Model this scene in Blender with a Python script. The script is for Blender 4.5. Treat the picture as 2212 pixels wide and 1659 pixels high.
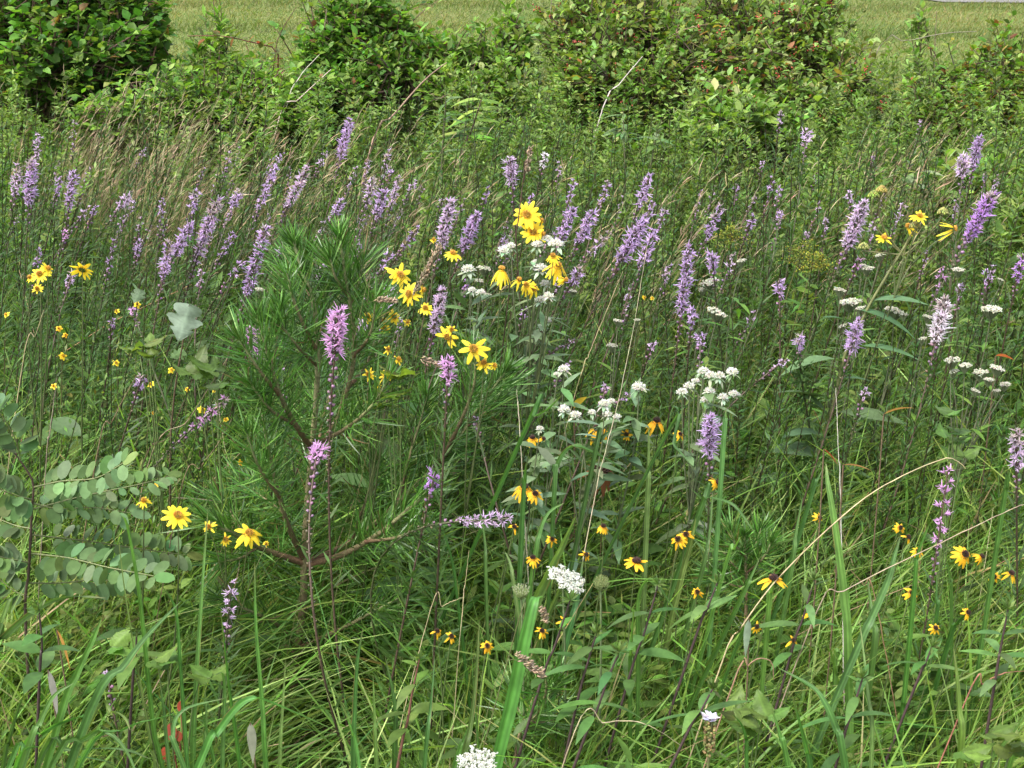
import bpy, math
import numpy as np
from mathutils import Vector

for o in list(bpy.data.objects):
    bpy.data.objects.remove(o)
S = bpy.context.scene
COL = S.collection
rng = np.random.default_rng(11)
rad = math.radians

# ------------------------------------------------------------------ camera, sky, sun, exposure
CAMZ, PITCH, LENS = 1.7, rad(20.0), 50.0
cam_data = bpy.data.cameras.new("camera")
cam_data.lens, cam_data.sensor_width = LENS, 36.0
cam_data.clip_start, cam_data.clip_end = 0.05, 3000
cam = bpy.data.objects.new("camera", cam_data)
COL.objects.link(cam)
cam.location = (0, 0, CAMZ)
cam.rotation_euler = (math.pi / 2 - PITCH, 0, 0)
S.camera = cam

SUN_EL, SUN_AZ = rad(58), rad(-125)      # azimuth clockwise from +Y (the view); sun stands behind the camera, to the left
world = bpy.data.worlds.new("World")
S.world = world
world.use_nodes = True
wn = world.node_tree
bg = wn.nodes["Background"]
sky = wn.nodes.new("ShaderNodeTexSky")
sky.sky_type = 'NISHITA'
sky.sun_disc = False
sky.sun_elevation = SUN_EL
sky.sun_rotation = SUN_AZ
sky.air_density, sky.dust_density, sky.ozone_density = 1.0, 3.0, 0.6
hz = wn.nodes.new("ShaderNodeHueSaturation")     # thin bright cloud: a paler sky
hz.inputs["Saturation"].default_value = 0.35
wn.links.new(sky.outputs[0], hz.inputs["Color"])
wn.links.new(hz.outputs[0], bg.inputs[0])
bg.inputs[1].default_value = 0.15
sd = bpy.data.lights.new("sun", 'SUN')
sd.energy, sd.angle, sd.color = 1.5, rad(14), (1.0, 0.95, 0.87)
sun = bpy.data.objects.new("sun", sd)
COL.objects.link(sun)
sv = Vector((math.sin(SUN_AZ) * math.cos(SUN_EL), math.cos(SUN_AZ) * math.cos(SUN_EL), math.sin(SUN_EL)))
sun.rotation_euler = sv.to_track_quat('Z', 'Y').to_euler()
S.view_settings.view_transform = 'Standard'
S.view_settings.look = 'None'
S.view_settings.gamma = 1
S.view_settings.exposure = 1.76
S.cycles.max_bounces = 8
S.cycles.diffuse_bounces = 6
S.cycles.glossy_bounces = 2
S.cycles.transmission_bounces = 4
S.cycles.use_denoising = True

# ------------------------------------------------------------------ photograph geometry: a pixel (2212 wide frame) at a distance is a point in the place
F = 1106.0 / (18.0 / LENS)
CP, SP = math.cos(PITCH), math.sin(PITCH)
K = 0.336
OX = {'1': 0.0, '2': 734.4, '3': 1468.8}
OY = {'T': 0.0, 'M': 548.6, 'B': 1101.6}

def T(t, x, y):
    return OX[t[1]] + x * K, OY[t[0]] + y * K

def ang(py):
    return PITCH - math.atan((829.5 - py) / F)

def at(p, Y):
    u, v = (p[0] - 1106.0) / F, (829.5 - p[1]) / F
    d = np.array([u, CP + v * SP, -SP + v * CP])
    return np.array([0, 0, CAMZ]) + d * (Y / d[1])

def ppm(P):      # frame pixels per metre at a point
    return F / (P[1] * CP - (P[2] - CAMZ) * SP)

def y_for(py, z):
    return (CAMZ - z) / math.tan(ang(py))

# ------------------------------------------------------------------ mesh building
def nrm(a):
    return a / np.maximum(np.linalg.norm(a, axis=-1, keepdims=True), 1e-9)

def A3(x, n):
    x = np.asarray(x, float)
    return np.broadcast_to(x, (n, 3)) if x.ndim == 1 else x

def vary(c, n, k=0.2, hue=0.08):
    c = np.asarray(c, float)
    return np.clip(c * (1 + rng.normal(0, k, (n, 1)).clip(-.6, .8)) * (1 + rng.normal(0, hue, (n, 3))), 0.001, 1)

def pick(cols, n, w=None, k=0.18):
    cols = np.asarray(cols, float)
    i = rng.choice(len(cols), n, p=None if w is None else np.asarray(w, float) / np.sum(w))
    return vary(cols[i], n, k)

class G:
    def __init__(s):
        s.v, s.c, s.f, s.n = [], [], [], 0

    def add(s, v, f, c):
        if len(v) == 0:
            return
        s.v.append(np.asarray(v, np.float32)); s.c.append(np.asarray(np.broadcast_to(c, v.shape), np.float32))
        s.f.append(np.asarray(f, np.int64) + s.n)
        s.n += len(v)

    def build(s, name, mat, parent=None, origin=None):
        me = bpy.data.meshes.new(name)
        v = np.concatenate(s.v); c = np.concatenate(s.c)
        if origin is not None:
            v = v - np.asarray(origin, np.float32)
        tot = np.concatenate([np.full(len(f), f.shape[1]) for f in s.f])
        idx = np.concatenate([f.ravel() for f in s.f])
        start = np.concatenate([[0], np.cumsum(tot)[:-1]])
        me.vertices.add(len(v)); me.loops.add(len(idx)); me.polygons.add(len(tot))
        me.vertices.foreach_set("co", v.ravel())
        me.loops.foreach_set("vertex_index", idx.astype(np.int32))
        me.polygons.foreach_set("loop_start", start.astype(np.int32))
        me.polygons.foreach_set("loop_total", tot.astype(np.int32))
        me.polygons.foreach_set("use_smooth", np.ones(len(tot), bool))
        at_ = me.attributes.new("Col", 'FLOAT_COLOR', 'POINT')
        at_.data.foreach_set("color", np.concatenate([c, np.ones((len(c), 1), np.float32)], 1).ravel())
        me.update()
        me.materials.append(mat)
        o = bpy.data.objects.new(name, me)
        COL.objects.link(o)
        if parent is not None:
            o.parent = parent
        return o

def profile(kind, t):
    if kind == 'blade':
        return np.minimum(1, .55 + 1.5 * t) * (1 - t) ** .55
    if kind == 'straw':
        return 1 - .6 * t
    if kind == 'needle':
        return np.minimum(1, 4 * (1 - t)) * np.minimum(1, .5 + 3 * t)
    if kind == 'leaf':
        return np.sin(np.pi * np.clip(t, 0, 1) ** .75) ** .9
    if kind == 'oval':
        return np.sqrt(np.clip(1 - (2 * t - 1) ** 2, 0, 1))
    if kind == 'petal':
        return np.sin(np.pi * (.13 + .8 * t)) ** .7
    return np.ones_like(t)

def ribbons(g, base, d, L, W, bend=0, side=None, col=(.1, .1, .1), nseg=3, kind='blade', fold=0.0, tip=None):
    """n tapering strips: centre line base + d*L*t + bend*t*t, full width W; fold > 0 gives a creased middle vein"""
    base = np.atleast_2d(base); n = len(base)
    if n == 0:
        return
    d = nrm(A3(d, n)); L = np.broadcast_to(L, (n,)).astype(float); W = np.broadcast_to(W, (n,)).astype(float)
    bend = A3(bend if np.ndim(bend) else np.zeros(3), n)
    t = np.linspace(0, 1, nseg + 1)
    P = base[:, None] + (d * L[:, None])[:, None] * t[None, :, None] + bend[:, None] * (t ** 2)[None, :, None]
    tan = nrm((d * L[:, None])[:, None] + 2 * bend[:, None] * t[None, :, None])
    if side is None:
        side = rng.normal(size=(n, 3))
    sd = np.cross(tan, np.cross(A3(side, n)[:, None], tan)); sd = nrm(sd)
    w = np.maximum(profile(kind, t), .04)[None, :, None] * W[:, None, None] * .5
    col = A3(col, n)
    cc = np.repeat(col[:, None], nseg + 1, 1)
    if tip is not None:
        cc = cc * (1 - t[None, :, None]) + A3(tip, n)[:, None] * t[None, :, None]
    if fold:
        up = np.cross(sd, tan)
        V = np.stack([P - sd * w + up * w * fold, P, P + sd * w + up * w * fold], 2); m = 3
    else:
        V = np.stack([P - sd * w, P + sd * w], 2); m = 2
    C = np.repeat(cc[:, :, None], m, 2)
    k = np.arange(nseg)[:, None] * m + np.arange(m - 1)[None]
    q = np.stack([k, k + 1, k + m + 1, k + m], -1).reshape(-1, 4)
    f = (np.arange(n) * (nseg + 1) * m)[:, None, None] + q[None]
    g.add(V.reshape(-1, 3), f.reshape(-1, 4), C.reshape(-1, 3))

def tubes(g, P, R, col=(.1, .1, .1), sides=5):
    P = np.asarray(P, float)
    if P.ndim == 2:
        P = P[None]
    n, k, _ = P.shape
    R = np.broadcast_to(R, (n, k))
    tan = nrm(np.gradient(P, axis=1))
    ref = np.where(np.abs(tan[..., 2:3]) > .8, np.array([1.0, 0, 0]), np.array([0, 0, 1.0]))
    a = nrm(np.cross(tan, ref)); b = np.cross(tan, a)
    th = np.arange(sides) * 2 * np.pi / sides
    ring = a[:, :, None] * np.cos(th)[:, None] + b[:, :, None] * np.sin(th)[:, None]
    V = P[:, :, None] + ring * R[:, :, None, None]
    i = np.arange(k - 1)[:, None] * sides; j = np.arange(sides)[None]
    j2 = (j + 1) % sides
    q = np.stack([i + j, i + j2, i + sides + j2, i + sides + j], -1).reshape(-1, 4)
    f = (np.arange(n) * k * sides)[:, None, None] + q[None]
    c = np.asarray(col, float)
    if c.ndim == 2 and len(c) == n:
        c = np.repeat(c, k * sides, 0)
    elif c.ndim == 2:
        c = np.tile(np.repeat(c, sides, 0), (n, 1))
    g.add(V.reshape(-1, 3), f.reshape(-1, 4), c)

_oct_v = np.array([[0, 0, 0.0], [.8, 0, .35], [0, .8, .35], [-.8, 0, .35], [0, -.8, .35], [.62, .62, .7], [-.62, .62, .7], [-.62, -.62, .7], [.62, -.62, .7], [0, 0, 1.0]])
_oct_f = np.array([[0, 2, 1], [0, 3, 2], [0, 4, 3], [0, 1, 4], [1, 2, 5], [2, 3, 6], [3, 4, 7], [4, 1, 8], [5, 2, 6], [6, 3, 7], [7, 4, 8], [8, 1, 5], [5, 6, 9], [6, 7, 9], [7, 8, 9], [8, 5, 9]])

def frames(d):
    d = nrm(d)
    ref = np.where(np.abs(d[:, 2:3]) > .9, np.array([1.0, 0, 0]), np.array([0, 0, 1.0]))
    a = nrm(np.cross(ref, d)); b = np.cross(d, a)
    return a, b, d

def buds(g, base, d, L, R, col):
    """n small egg-shaped buds from base along d"""
    base = np.atleast_2d(base); n = len(base)
    if n == 0:
        return
    a, b, c = frames(A3(d, n))
    L = np.broadcast_to(L, (n,)); R = np.broadcast_to(R, (n,))
    tv = _oct_v
    V = base[:, None] + a[:, None] * (tv[:, 0] * 1.0)[None, :, None] * R[:, None, None] + b[:, None] * tv[:, 1][None, :, None] * R[:, None, None] + c[:, None] * tv[:, 2][None, :, None] * L[:, None, None]
    f = (np.arange(n) * len(tv))[:, None, None] + _oct_f[None]
    g.add(V.reshape(-1, 3), f.reshape(-1, 3), np.repeat(A3(col, n), len(tv), 0))

def stamp(g, tg, pos, rz, sc, lean, cm):
    """many turned, scaled and leaning copies of a small plant mesh written into one mesh"""
    tv = np.concatenate(tg.v); tc = np.concatenate(tg.c); n = len(pos)
    c, s = np.cos(rz), np.sin(rz)
    x = tv[None, :, 0] * c[:, None] - tv[None, :, 1] * s[:, None]
    y = tv[None, :, 0] * s[:, None] + tv[None, :, 1] * c[:, None]
    z = np.broadcast_to(tv[None, :, 2], x.shape)
    V = np.stack([x, y, z], -1) * sc[:, None, None]
    V[..., 0] += lean[:, None, 0] * V[..., 2]; V[..., 1] += lean[:, None, 1] * V[..., 2]
    V += pos[:, None]
    C = tc[None] * cm[:, None]
    g_off = (np.arange(n) * len(tv))[:, None, None]
    base = g.n
    g.v.append(V.reshape(-1, 3).astype(np.float32)); g.c.append(np.clip(C.reshape(-1, 3), 0, 1).astype(np.float32))
    for f in tg.f:
        g.f.append((g_off + f[None]).reshape(-1, f.shape[1]) + base)
    g.n += n * len(tv)

def bez(a, b, c, k):
    t = np.linspace(0, 1, k)[:, None]
    return a * (1 - t) ** 2 + 2 * b * t * (1 - t) + c * t * t

def poly(pts, k):
    """smooth path of k points through pts"""
    pts = np.asarray(pts, float); m = len(pts)
    if m == 2:
        return pts[0] + (pts[1] - pts[0]) * np.linspace(0, 1, k)[:, None]
    e = np.concatenate([[2 * pts[0] - pts[1]], pts, [2 * pts[-1] - pts[-2]]])
    u = np.linspace(0, m - 1 - 1e-6, k); i = u.astype(int); t = (u - i)[:, None]
    p0, p1, p2, p3 = e[i], e[i + 1], e[i + 2], e[i + 3]
    return .5 * (2 * p1 + (p2 - p0) * t + (2 * p0 - 5 * p1 + 4 * p2 - p3) * t ** 2 + (3 * p1 - p0 - 3 * p2 + p3) * t ** 3)

def strip(g, path, W, side, col, kind='blade', fold=.35):
    """one long blade along a path"""
    path = np.asarray(path, float); k = len(path); t = np.linspace(0, 1, k)
    tan = nrm(np.gradient(path, axis=0)); s = nrm(np.cross(tan, np.cross(A3(side, k), tan)))
    up = np.cross(s, tan); w = (np.maximum(profile(kind, t), .03) * W * .5)[:, None]
    m = 9; v = np.linspace(-1, 1, m)                      # ribbed, creased along the middle, edges a little uneven
    w = w * (1 + rng.normal(0, .03, (k, 1)))
    V = path[:, None] + s[:, None] * (w * v)[..., None] + up[:, None] * (w * np.abs(v) * fold)[..., None]
    i = np.arange(k - 1)[:, None] * m + np.arange(m - 1)[None]
    c = np.repeat(A3(col, k)[:, None], m, 1) * np.array([.82, 1.1, .8, 1.08, 1.45, 1.08, .8, 1.1, .82])[None, :, None] * (1 + rng.normal(0, .07, (k, m, 1)))
    if rng.random() < .5:                                  # a dry brown margin or fleck
        q = rng.integers(k // 3, k - 3); e = 0 if rng.random() < .5 else m - 1
        c[q:q + rng.integers(2, 7), e] = (.22, .13, .06)
    g.add(V.reshape(-1, 3), np.stack([i, i + 1, i + m + 1, i + m], -1).reshape(-1, 4), c.reshape(-1, 3).clip(0, 1))

# ------------------------------------------------------------------ materials
def material(name, rough=.5, trans=0.0, spec=.5, noise=60.0, amt=.25, bump=0.0, sheen=0.0):
    m = bpy.data.materials.new(name); m.use_nodes = True
    nt = m.node_tree; N = nt.nodes; Lk = nt.links
    b = N["Principled BSDF"]; out = N["Material Output"]
    a = N.new("ShaderNodeAttribute"); a.attribute_name = "Col"
    tc = N.new("ShaderNodeTexCoord")
    no = N.new("ShaderNodeTexNoise"); no.inputs["Scale"].default_value = noise; no.inputs["Detail"].default_value = 3
    Lk.new(tc.outputs["Object"], no.inputs["Vector"])
    mr = N.new("ShaderNodeMapRange"); mr.inputs[1].default_value = .25; mr.inputs[2].default_value = .75
    mr.inputs[3].default_value = 1 - amt; mr.inputs[4].default_value = 1 + amt
    Lk.new(no.outputs[0], mr.inputs[0])
    mx = N.new("ShaderNodeVectorMath"); mx.operation = 'SCALE'
    Lk.new(a.outputs["Color"], mx.inputs[0]); Lk.new(mr.outputs[0], mx.inputs["Scale"])
    Lk.new(mx.outputs[0], b.inputs["Base Color"])
    b.inputs["Roughness"].default_value = rough
    b.inputs["Specular IOR Level"].default_value = spec
    if bump:
        bp = N.new("ShaderNodeBump"); bp.inputs["Strength"].default_value = bump; bp.inputs["Distance"].default_value = .002
        Lk.new(no.outputs[0], bp.inputs["Height"]); Lk.new(bp.outputs[0], b.inputs["Normal"])
    if trans:
        tr = N.new("ShaderNodeBsdfTranslucent")
        g2 = N.new("ShaderNodeVectorMath"); g2.operation = 'MULTIPLY'; g2.inputs[1].default_value = (1.25, 1.3, .55) if name not in ('petal', 'dry_straw') else (1.05, 1.0, .9)
        Lk.new(mx.outputs[0], g2.inputs[0]); Lk.new(g2.outputs[0], tr.inputs[0])
        mi = N.new("ShaderNodeMixShader"); mi.inputs[0].default_value = trans
        Lk.new(b.outputs[0], mi.inputs[1]); Lk.new(tr.outputs[0], mi.inputs[2]); Lk.new(mi.outputs[0], out.inputs[0])
    return m

M_LEAF = material("green_leaf", .5, .42, .32, 70, .25)
M_GLOSS = material("shrub_leaf", .52, .42, .3, 50, .25)
M_MATT = material("bluish_leaf", .65, .25, .2, 90, .18)
M_GRASS = material("grass_blade", .5, .45, .3, 40, .25)
M_NEEDLE = material("pine_needle", .38, .15, .5, 40, .3)
M_PETAL = material("petal", .6, .45, .3, 200, .1)
M_STEM = material("plant_stem", .55, 0, .4, 120, .3)
M_BUD = material("flower_bud", .55, 0, .4, 250, .3)
M_DRY = material("dry_straw", .65, .2, .3, 80, .3)
M_BARK = material("bark", .8, 0, .3, 200, .4, .6)

# ------------------------------------------------------------------ things, parts, labels
def tag(o, label, cat, group=None, kind=None):
    o['label'] = label; o['category'] = cat
    if group: o['group'] = group
    if kind: o['kind'] = kind
    return o

def thing(name, label, cat, loc, group=None):
    o = bpy.data.objects.new(name, None); COL.objects.link(o)
    o.empty_display_size = .05
    o.location = Vector([float(x) for x in loc])
    return tag(o, label, cat, group)

def stuff(o):
    o['kind'] = 'stuff'; return o
# ------------------------------------------------------------------ the setting
def ground_mat(name, c1, c2, c3, scale, bump):
    m = bpy.data.materials.new(name); m.use_nodes = True
    nt = m.node_tree; N = nt.nodes; Lk = nt.links; b = N["Principled BSDF"]
    tc = N.new("ShaderNodeTexCoord")
    n1 = N.new("ShaderNodeTexNoise"); n1.inputs["Scale"].default_value = scale; n1.inputs["Detail"].default_value = 8
    n2 = N.new("ShaderNodeTexNoise"); n2.inputs["Scale"].default_value = scale * .045; n2.inputs["Detail"].default_value = 4
    Lk.new(tc.outputs["Object"], n1.inputs["Vector"]); Lk.new(tc.outputs["Object"], n2.inputs["Vector"])
    r = N.new("ShaderNodeValToRGB"); e = r.color_ramp.elements
    e[0].position, e[0].color = .35, (*c1, 1); e[1].position, e[1].color = .65, (*c2, 1)
    Lk.new(n1.outputs[0], r.inputs[0])
    mx = N.new("ShaderNodeMix"); mx.data_type = 'RGBA'; mx.inputs[7].default_value = (*c3, 1)
    mr = N.new("ShaderNodeMapRange"); mr.inputs[1].default_value = .4; mr.inputs[2].default_value = .65
    Lk.new(n2.outputs[0], mr.inputs[0]); Lk.new(mr.outputs[0], mx.inputs[0]); Lk.new(r.outputs[0], mx.inputs[6])
    Lk.new(mx.outputs[2], b.inputs["Base Color"]); b.inputs["Roughness"].default_value = .95
    b.inputs["Specular IOR Level"].default_value = .1
    bp = N.new("ShaderNodeBump"); bp.inputs["Strength"].default_value = bump; bp.inputs["Distance"].default_value = .03
    Lk.new(n1.outputs[0], bp.inputs["Height"]); Lk.new(bp.outputs[0], b.inputs["Normal"])
    return m

def sheet(name, pts, z, mat):
    g = G(); v = np.array([[x, y, z] for x, y in pts], float)
    g.add(v, np.arange(len(pts))[None], np.array((.2, .2, .2)))
    o = g.build(name, mat); o['kind'] = 'structure'; return o

sheet("ground", [(-900, -300), (900, -300), (900, 1500), (-900, 1500)], 0, ground_mat("soil_and_litter", (.06, .05, .03), (.17, .14, .08), (.07, .10, .03), 45, .8))
sheet("mown_field", [(-600, 7.6), (600, 7.6), (600, 1400), (-600, 1400)], .004, ground_mat("mown_turf", (.075, .10, .025), (.16, .17, .06), (.10, .135, .035), 22, .9))
arc = [(x, 19.25 + .13 * (x - 7.2) ** 2 / 3) for x in np.linspace(5.7, 9.5, 14)]
sheet("gravel_road", arc + [(30, 21), (40, 23.5), (5.2, 23.5), (4.9, 21.5)], .02, ground_mat("pale_gravel", (.10, .095, .09), (.20, .19, .185), (.14, .135, .13), 60, .5))

# mown grass stubble standing on the field
g = G(); n = 150000
Y = 7.6 + 13.5 * rng.random(n) ** .9
X = (rng.random(n) * 2 - 1) * (.40 * Y + .6)
keep = ~((X > 5.5) & (Y > 19.3)); X, Y = X[keep], Y[keep]; n = len(X)
band = .5 + .5 * np.sin(Y * 2.1 + .6 * np.sin(X * .7) + X * .12)
col = pick([(.075, .13, .025), (.12, .155, .04), (.22, .20, .085), (.155, .18, .05)], n, [3, 3, 2, 3], .2)
patch = .5 + .5 * np.sin(X * 1.3 + 2 * np.sin(Y * .45) + Y * .3) * np.sin(Y * .8 - X * .5)
col = col * (1 - .28 * (band > .75) * rng.random(n))[:, None] * (1 + np.outer(patch - .5, (-.45, -.12, -.35)))
ribbons(g, np.stack([X, Y, np.zeros(n)], 1), np.stack([rng.normal(0, .5, n), rng.normal(0, .5, n), np.ones(n)], 1), .03 + .05 * rng.random(n) + .03 * (band > .8), .006 + .006 * rng.random(n),
        np.stack([rng.normal(.012, .02, n), rng.normal(0, .02, n), -.01 * np.ones(n)], 1), None, col, 2)
o = stuff(g.build("mown_grass", M_GRASS)); o['label'] = "short mown olive grass covering the open field"; o['category'] = "mown grass"

# ------------------------------------------------------------------ the meadow's mass of grass and weeds
def spread(n, y0, y1, p=1.0):
    Y = y0 + (y1 - y0) * rng.random(n) ** p
    X = (rng.random(n) * 2 - 1) * (.37 * np.sqrt(Y ** 2 + 1.4) + .35)
    return X, Y

def hmax(X, Y):
    h = np.interp(Y, [1.2, 2.0, 3.0, 4.2, 6.2], [.36, .44, .60, .66, .70])
    px = 1106 + F * X / (Y * CP + 1.4 * SP)
    return h * (1 - .82 * np.exp(-((px - 640) / 210) ** 4) * np.interp(Y, [1.75, 1.95, 2.55, 2.6], [0, 1, 1, 0]))     # undergrowth kept low in front of the sapling so its trunk shows

def px_of(X, Y, z):
    return 1106 + F * X / (Y * CP - (z - CAMZ) * SP)

# fine grass
g = G(); n = 95000
X, Y = spread(n, 1.2, 6.3, 1.05)
h = hmax(X, Y) * (.35 + .75 * rng.random(n))
px = px_of(X, Y, .5)
blue = (px < 1000) & (Y > 2.8) & (rng.random(n) < .75)
col = pick([(.11, .20, .033), (.155, .255, .045), (.075, .15, .025), (.20, .28, .055), (.32, .27, .13), (.22, .27, .08)], n, [4, 5, 2, 3, .35, 1.0], .25)
col[blue] = pick([(.085, .20, .08), (.12, .24, .10), (.17, .26, .11)], int(blue.sum()), [3, 3, 1], .2)
dx = np.where(px < 1300, .22, .1)
ribbons(g, np.stack([X, Y, np.zeros(n)], 1), np.stack([dx + rng.normal(0, .22, n), rng.normal(0, .22, n), np.ones(n)], 1), h, (.0020 + .0026 * rng.random(n)) * np.where((Y < 2.9) & (rng.random(n) < .35), 2.4, 1),
        np.stack([h * (dx + rng.normal(0, .25, n)), h * rng.normal(0, .25, n), -h * .22 * rng.random(n)], 1), None, col, 4)
o = stuff(g.build("meadow_grass", M_GRASS)); o['label'] = "dense fine green grass filling the meadow between the flowers"; o['category'] = "grass"

# short turf filling the depths
g = G(); n = 45000
X, Y = spread(n, 1.3, 6.0)
h = hmax(X, Y) * (.15 + .35 * rng.random(n))
ribbons(g, np.stack([X, Y, np.zeros(n)], 1), np.stack([.1 + rng.normal(0, .45, n), rng.normal(0, .45, n), np.ones(n)], 1), h, .003 + .003 * rng.random(n),
        np.stack([h * rng.normal(.1, .4, n), h * rng.normal(0, .4, n), -h * .3 * rng.random(n)], 1), None, pick([(.12, .235, .04), (.165, .275, .05), (.095, .185, .03), (.26, .27, .10)], n, [4, 3, 2, 1], .2), 3)
o = stuff(g.build("short_grass", M_GRASS)); o['label'] = "short light green grass low between the taller plants"; o['category'] = "grass"
# broader blades through the near grass
g = G(); n = 19000
X, Y = spread(n, 1.25, 3.1)
h = hmax(X, Y) * (.55 + .75 * rng.random(n))
ribbons(g, np.stack([X, Y, np.zeros(n)], 1), np.stack([.1 + rng.normal(0, .3, n), rng.normal(0, .28, n), np.ones(n)], 1), h, .005 + .006 * rng.random(n) ** 2,
        np.stack([h * rng.normal(.15, .4, n), h * rng.normal(0, .35, n), -h * .45 * rng.random(n) ** 1.5], 1), None, pick([(.15, .275, .055), (.20, .32, .07), (.105, .21, .04), (.26, .36, .10), (.30, .25, .13)], n, [4, 4, 2, 2.5, .4], .2), 6, 'blade', .3)
o = stuff(g.build("broad_bladed_grass", M_GRASS)); o['label'] = "bright broad bladed grass filling the near meadow"; o['category'] = "grass"

DK = [(0.069, 0.178, 0.023), (0.106, 0.229, 0.032), (0.05, 0.127, 0.019), (0.163, 0.28, 0.047)]
MD = [(0.117, 0.234, 0.03), (0.166, 0.295, 0.041), (0.083, 0.175, 0.023), (0.236, 0.348, 0.065)]
PALE = [(0.148, 0.252, 0.05), (0.213, 0.321, 0.085), (0.102, 0.195, 0.03), (0.296, 0.379, 0.129)]
OLV = [(0.138, 0.208, 0.034), (0.193, 0.242, 0.042), (0.097, 0.148, 0.024), (0.248, 0.215, 0.048), (0.248, 0.108, 0.036)]


# plants that only make up the mass: narrow-leaved stems, oval-leaved herbs
def weed_template(h, nl, ll, lw, kind, up, cols, stemcol, branch=0, fold=.25, taper=.5):
    t = G()
    k = 6; sway = rng.normal(0, .05 * h, 2)
    path = bez(np.zeros(3), np.array([0, 0, h * .5]), np.array([sway[0], sway[1], h]), k)
    tubes(t, path, np.linspace(.0022, .001, k), stemcol, 3)
    paths = [path]
    for b in range(branch):
        f = .45 + .4 * rng.random(); p0 = path[int(f * (k - 1))]; az = rng.random() * 6.28
        e = p0 + np.array([math.cos(az) * .3, math.sin(az) * .3, .55]) * h * (.5 + .4 * rng.random())
        pb = bez(p0, p0 + (e - p0) * .5 + np.array([math.cos(az), math.sin(az), -.3]) * .03, e, 5)
        tubes(t, pb, np.linspace(.0014, .0008, 5), stemcol, 3); paths.append(pb)
    for pi, pth in enumerate(paths):
        m = nl if pi == 0 else nl // 2
        u = np.sort(rng.random(m)) * .88 + .12
        i = (u * (len(pth) - 1)).astype(int).clip(0, len(pth) - 2); fr = (u * (len(pth) - 1) - i)[:, None]
        P = pth[i] * (1 - fr) + pth[i + 1] * fr
        az = np.arange(m) * 2.4 + rng.normal(0, .3, m); el = up + rng.normal(0, .2, m)
        d = np.stack([np.cos(az) * np.cos(el), np.sin(az) * np.cos(el), np.sin(el)], 1)
        s = np.cross(d, np.array([0, 0, 1.0])) + rng.normal(0, .25, (m, 3))
        L = ll * (1 - taper * u) * (.7 + .6 * rng.random(m))
        ribbons(t, P, d, L, lw * (1 - .4 * taper * u) * (.8 + .4 * rng.random(m)), np.stack([0 * L, 0 * L, -L * .3 * rng.random(m)], 1), s, pick(cols, m, None, .15), (3 if fold else 2) if kind != 'needle' else 2, kind, fold)
    return t

GREENS = [(0.084, 0.18, 0.029), (0.112, 0.214, 0.036), (0.067, 0.141, 0.023), (0.157, 0.242, 0.047)]
def field_of(name, mat, temps, n, y0, y1, hs, label, p=1.0, lean=.18, cmk=.18, region=None, tint=None):
    g = G()
    X, Y = spread(n, y0, y1, p)
    if region is not None:
        k = region(X, Y); X, Y = X[k], Y[k]
    n = len(X); w = rng.integers(0, len(temps), n)
    for j, t in enumerate(temps):
        q = np.where(w == j)[0]; m = len(q)
        if m == 0: continue
        sc = hmax(X[q], Y[q]) * (hs[0] + (hs[1] - hs[0]) * rng.random(m))
        px = px_of(X[q], Y[q], .5)
        ln = np.stack([rng.normal(0, .1, m) + lean * np.clip((1600 - px) / 900, .25, 1), rng.normal(0, .12, m)], 1)
        cm = vary((1, 1, 1), m, cmk, .06)
        if tint is not None: cm = cm * tint(X[q], Y[q])
        stamp(g, t, np.stack([X[q], Y[q], np.zeros(m)], 1), rng.random(m) * 6.28, sc, ln, cm)
    o = stuff(g.build(name, mat)); o['label'] = label; o['category'] = "undergrowth"
    return o

narrow = [weed_template(1, 70, .11, .0085, 'needle', .75, GREENS, (.085, .10, .035)) for _ in range(5)] + \
         [weed_template(1, 85, .07, .008, 'needle', .7, [(.11, .195, .045), (.09, .17, .035)], (.10, .09, .04)) for _ in range(4)]
field_of("narrow_leaved_weeds", M_LEAF, narrow, 2500, 2.3, 6.0, (.6, 1.12), "mass of slender leaning weed stems with narrow leaves", .9)
tallst = [weed_template(1, 85, .04, .0062, 'needle', .75, [(.04, .095, .022), (.055, .12, .028)], (.055, .045, .025)) for _ in range(5)]
field_of("leafy_flowerless_stems", M_LEAF, tallst, 800, 2.5, 4.6, (1.15, 1.65), "slender dark leaf ringed stems without flowers leaning through the meadow", .9, .26)
oval = [weed_template(1, 26, .16, .055, 'leaf', .35, GREENS + [(.12, .17, .04)], (.08, .09, .03), 2) for _ in range(5)] + \
       [weed_template(1, 22, .22, .045, 'leaf', .5, GREENS, (.08, .05, .03), 1) for _ in range(4)]
field_of("broad_leaved_weeds", M_LEAF, oval, 1250, 1.35, 5.2, (.4, .9), "mass of low leafy herbs with oval leaves under the flowers", 1.0)
small = [weed_template(1, 50, .09, .035, 'leaf', .3, [(.07, .13, .025), (.11, .17, .035), (.14, .19, .04)], (.08, .07, .03), 4) for _ in range(5)]
field_of("small_leaved_weeds", M_LEAF, small, 420, 1.6, 5.6, (.5, .9), "mass of branching weeds with many tiny leaves", 1.0)
back = [weed_template(1, 105, .06, .017, 'leaf', .6, [(.12, .21, .035), (.16, .26, .05), (.10, .175, .027), (.21, .29, .07)], (.09, .10, .04), 3, 0.0) for _ in range(6)] + \
       [weed_template(1, 120, .06, .009, 'leaf', .7, [(.12, .20, .035), (.15, .23, .05)], (.11, .09, .04), 2, 0.0) for _ in range(5)]
field_of("tall_back_weeds", M_LEAF, back, 1700, 3.7, 6.9, (.75, 1.25), "mass of tall leafy weeds at the foot of the shrubs", .8, .1,
         region=lambda X, Y: (px_of(X, Y, .7) > 800) | (Y > 5.3) | (rng.random(len(X)) < .2))
hedge = [weed_template(1, 120, .055, .019, 'leaf', .45, PALE + MD[:2], (.12, .09, .05), 5, 0.0) for _ in range(6)]
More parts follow.
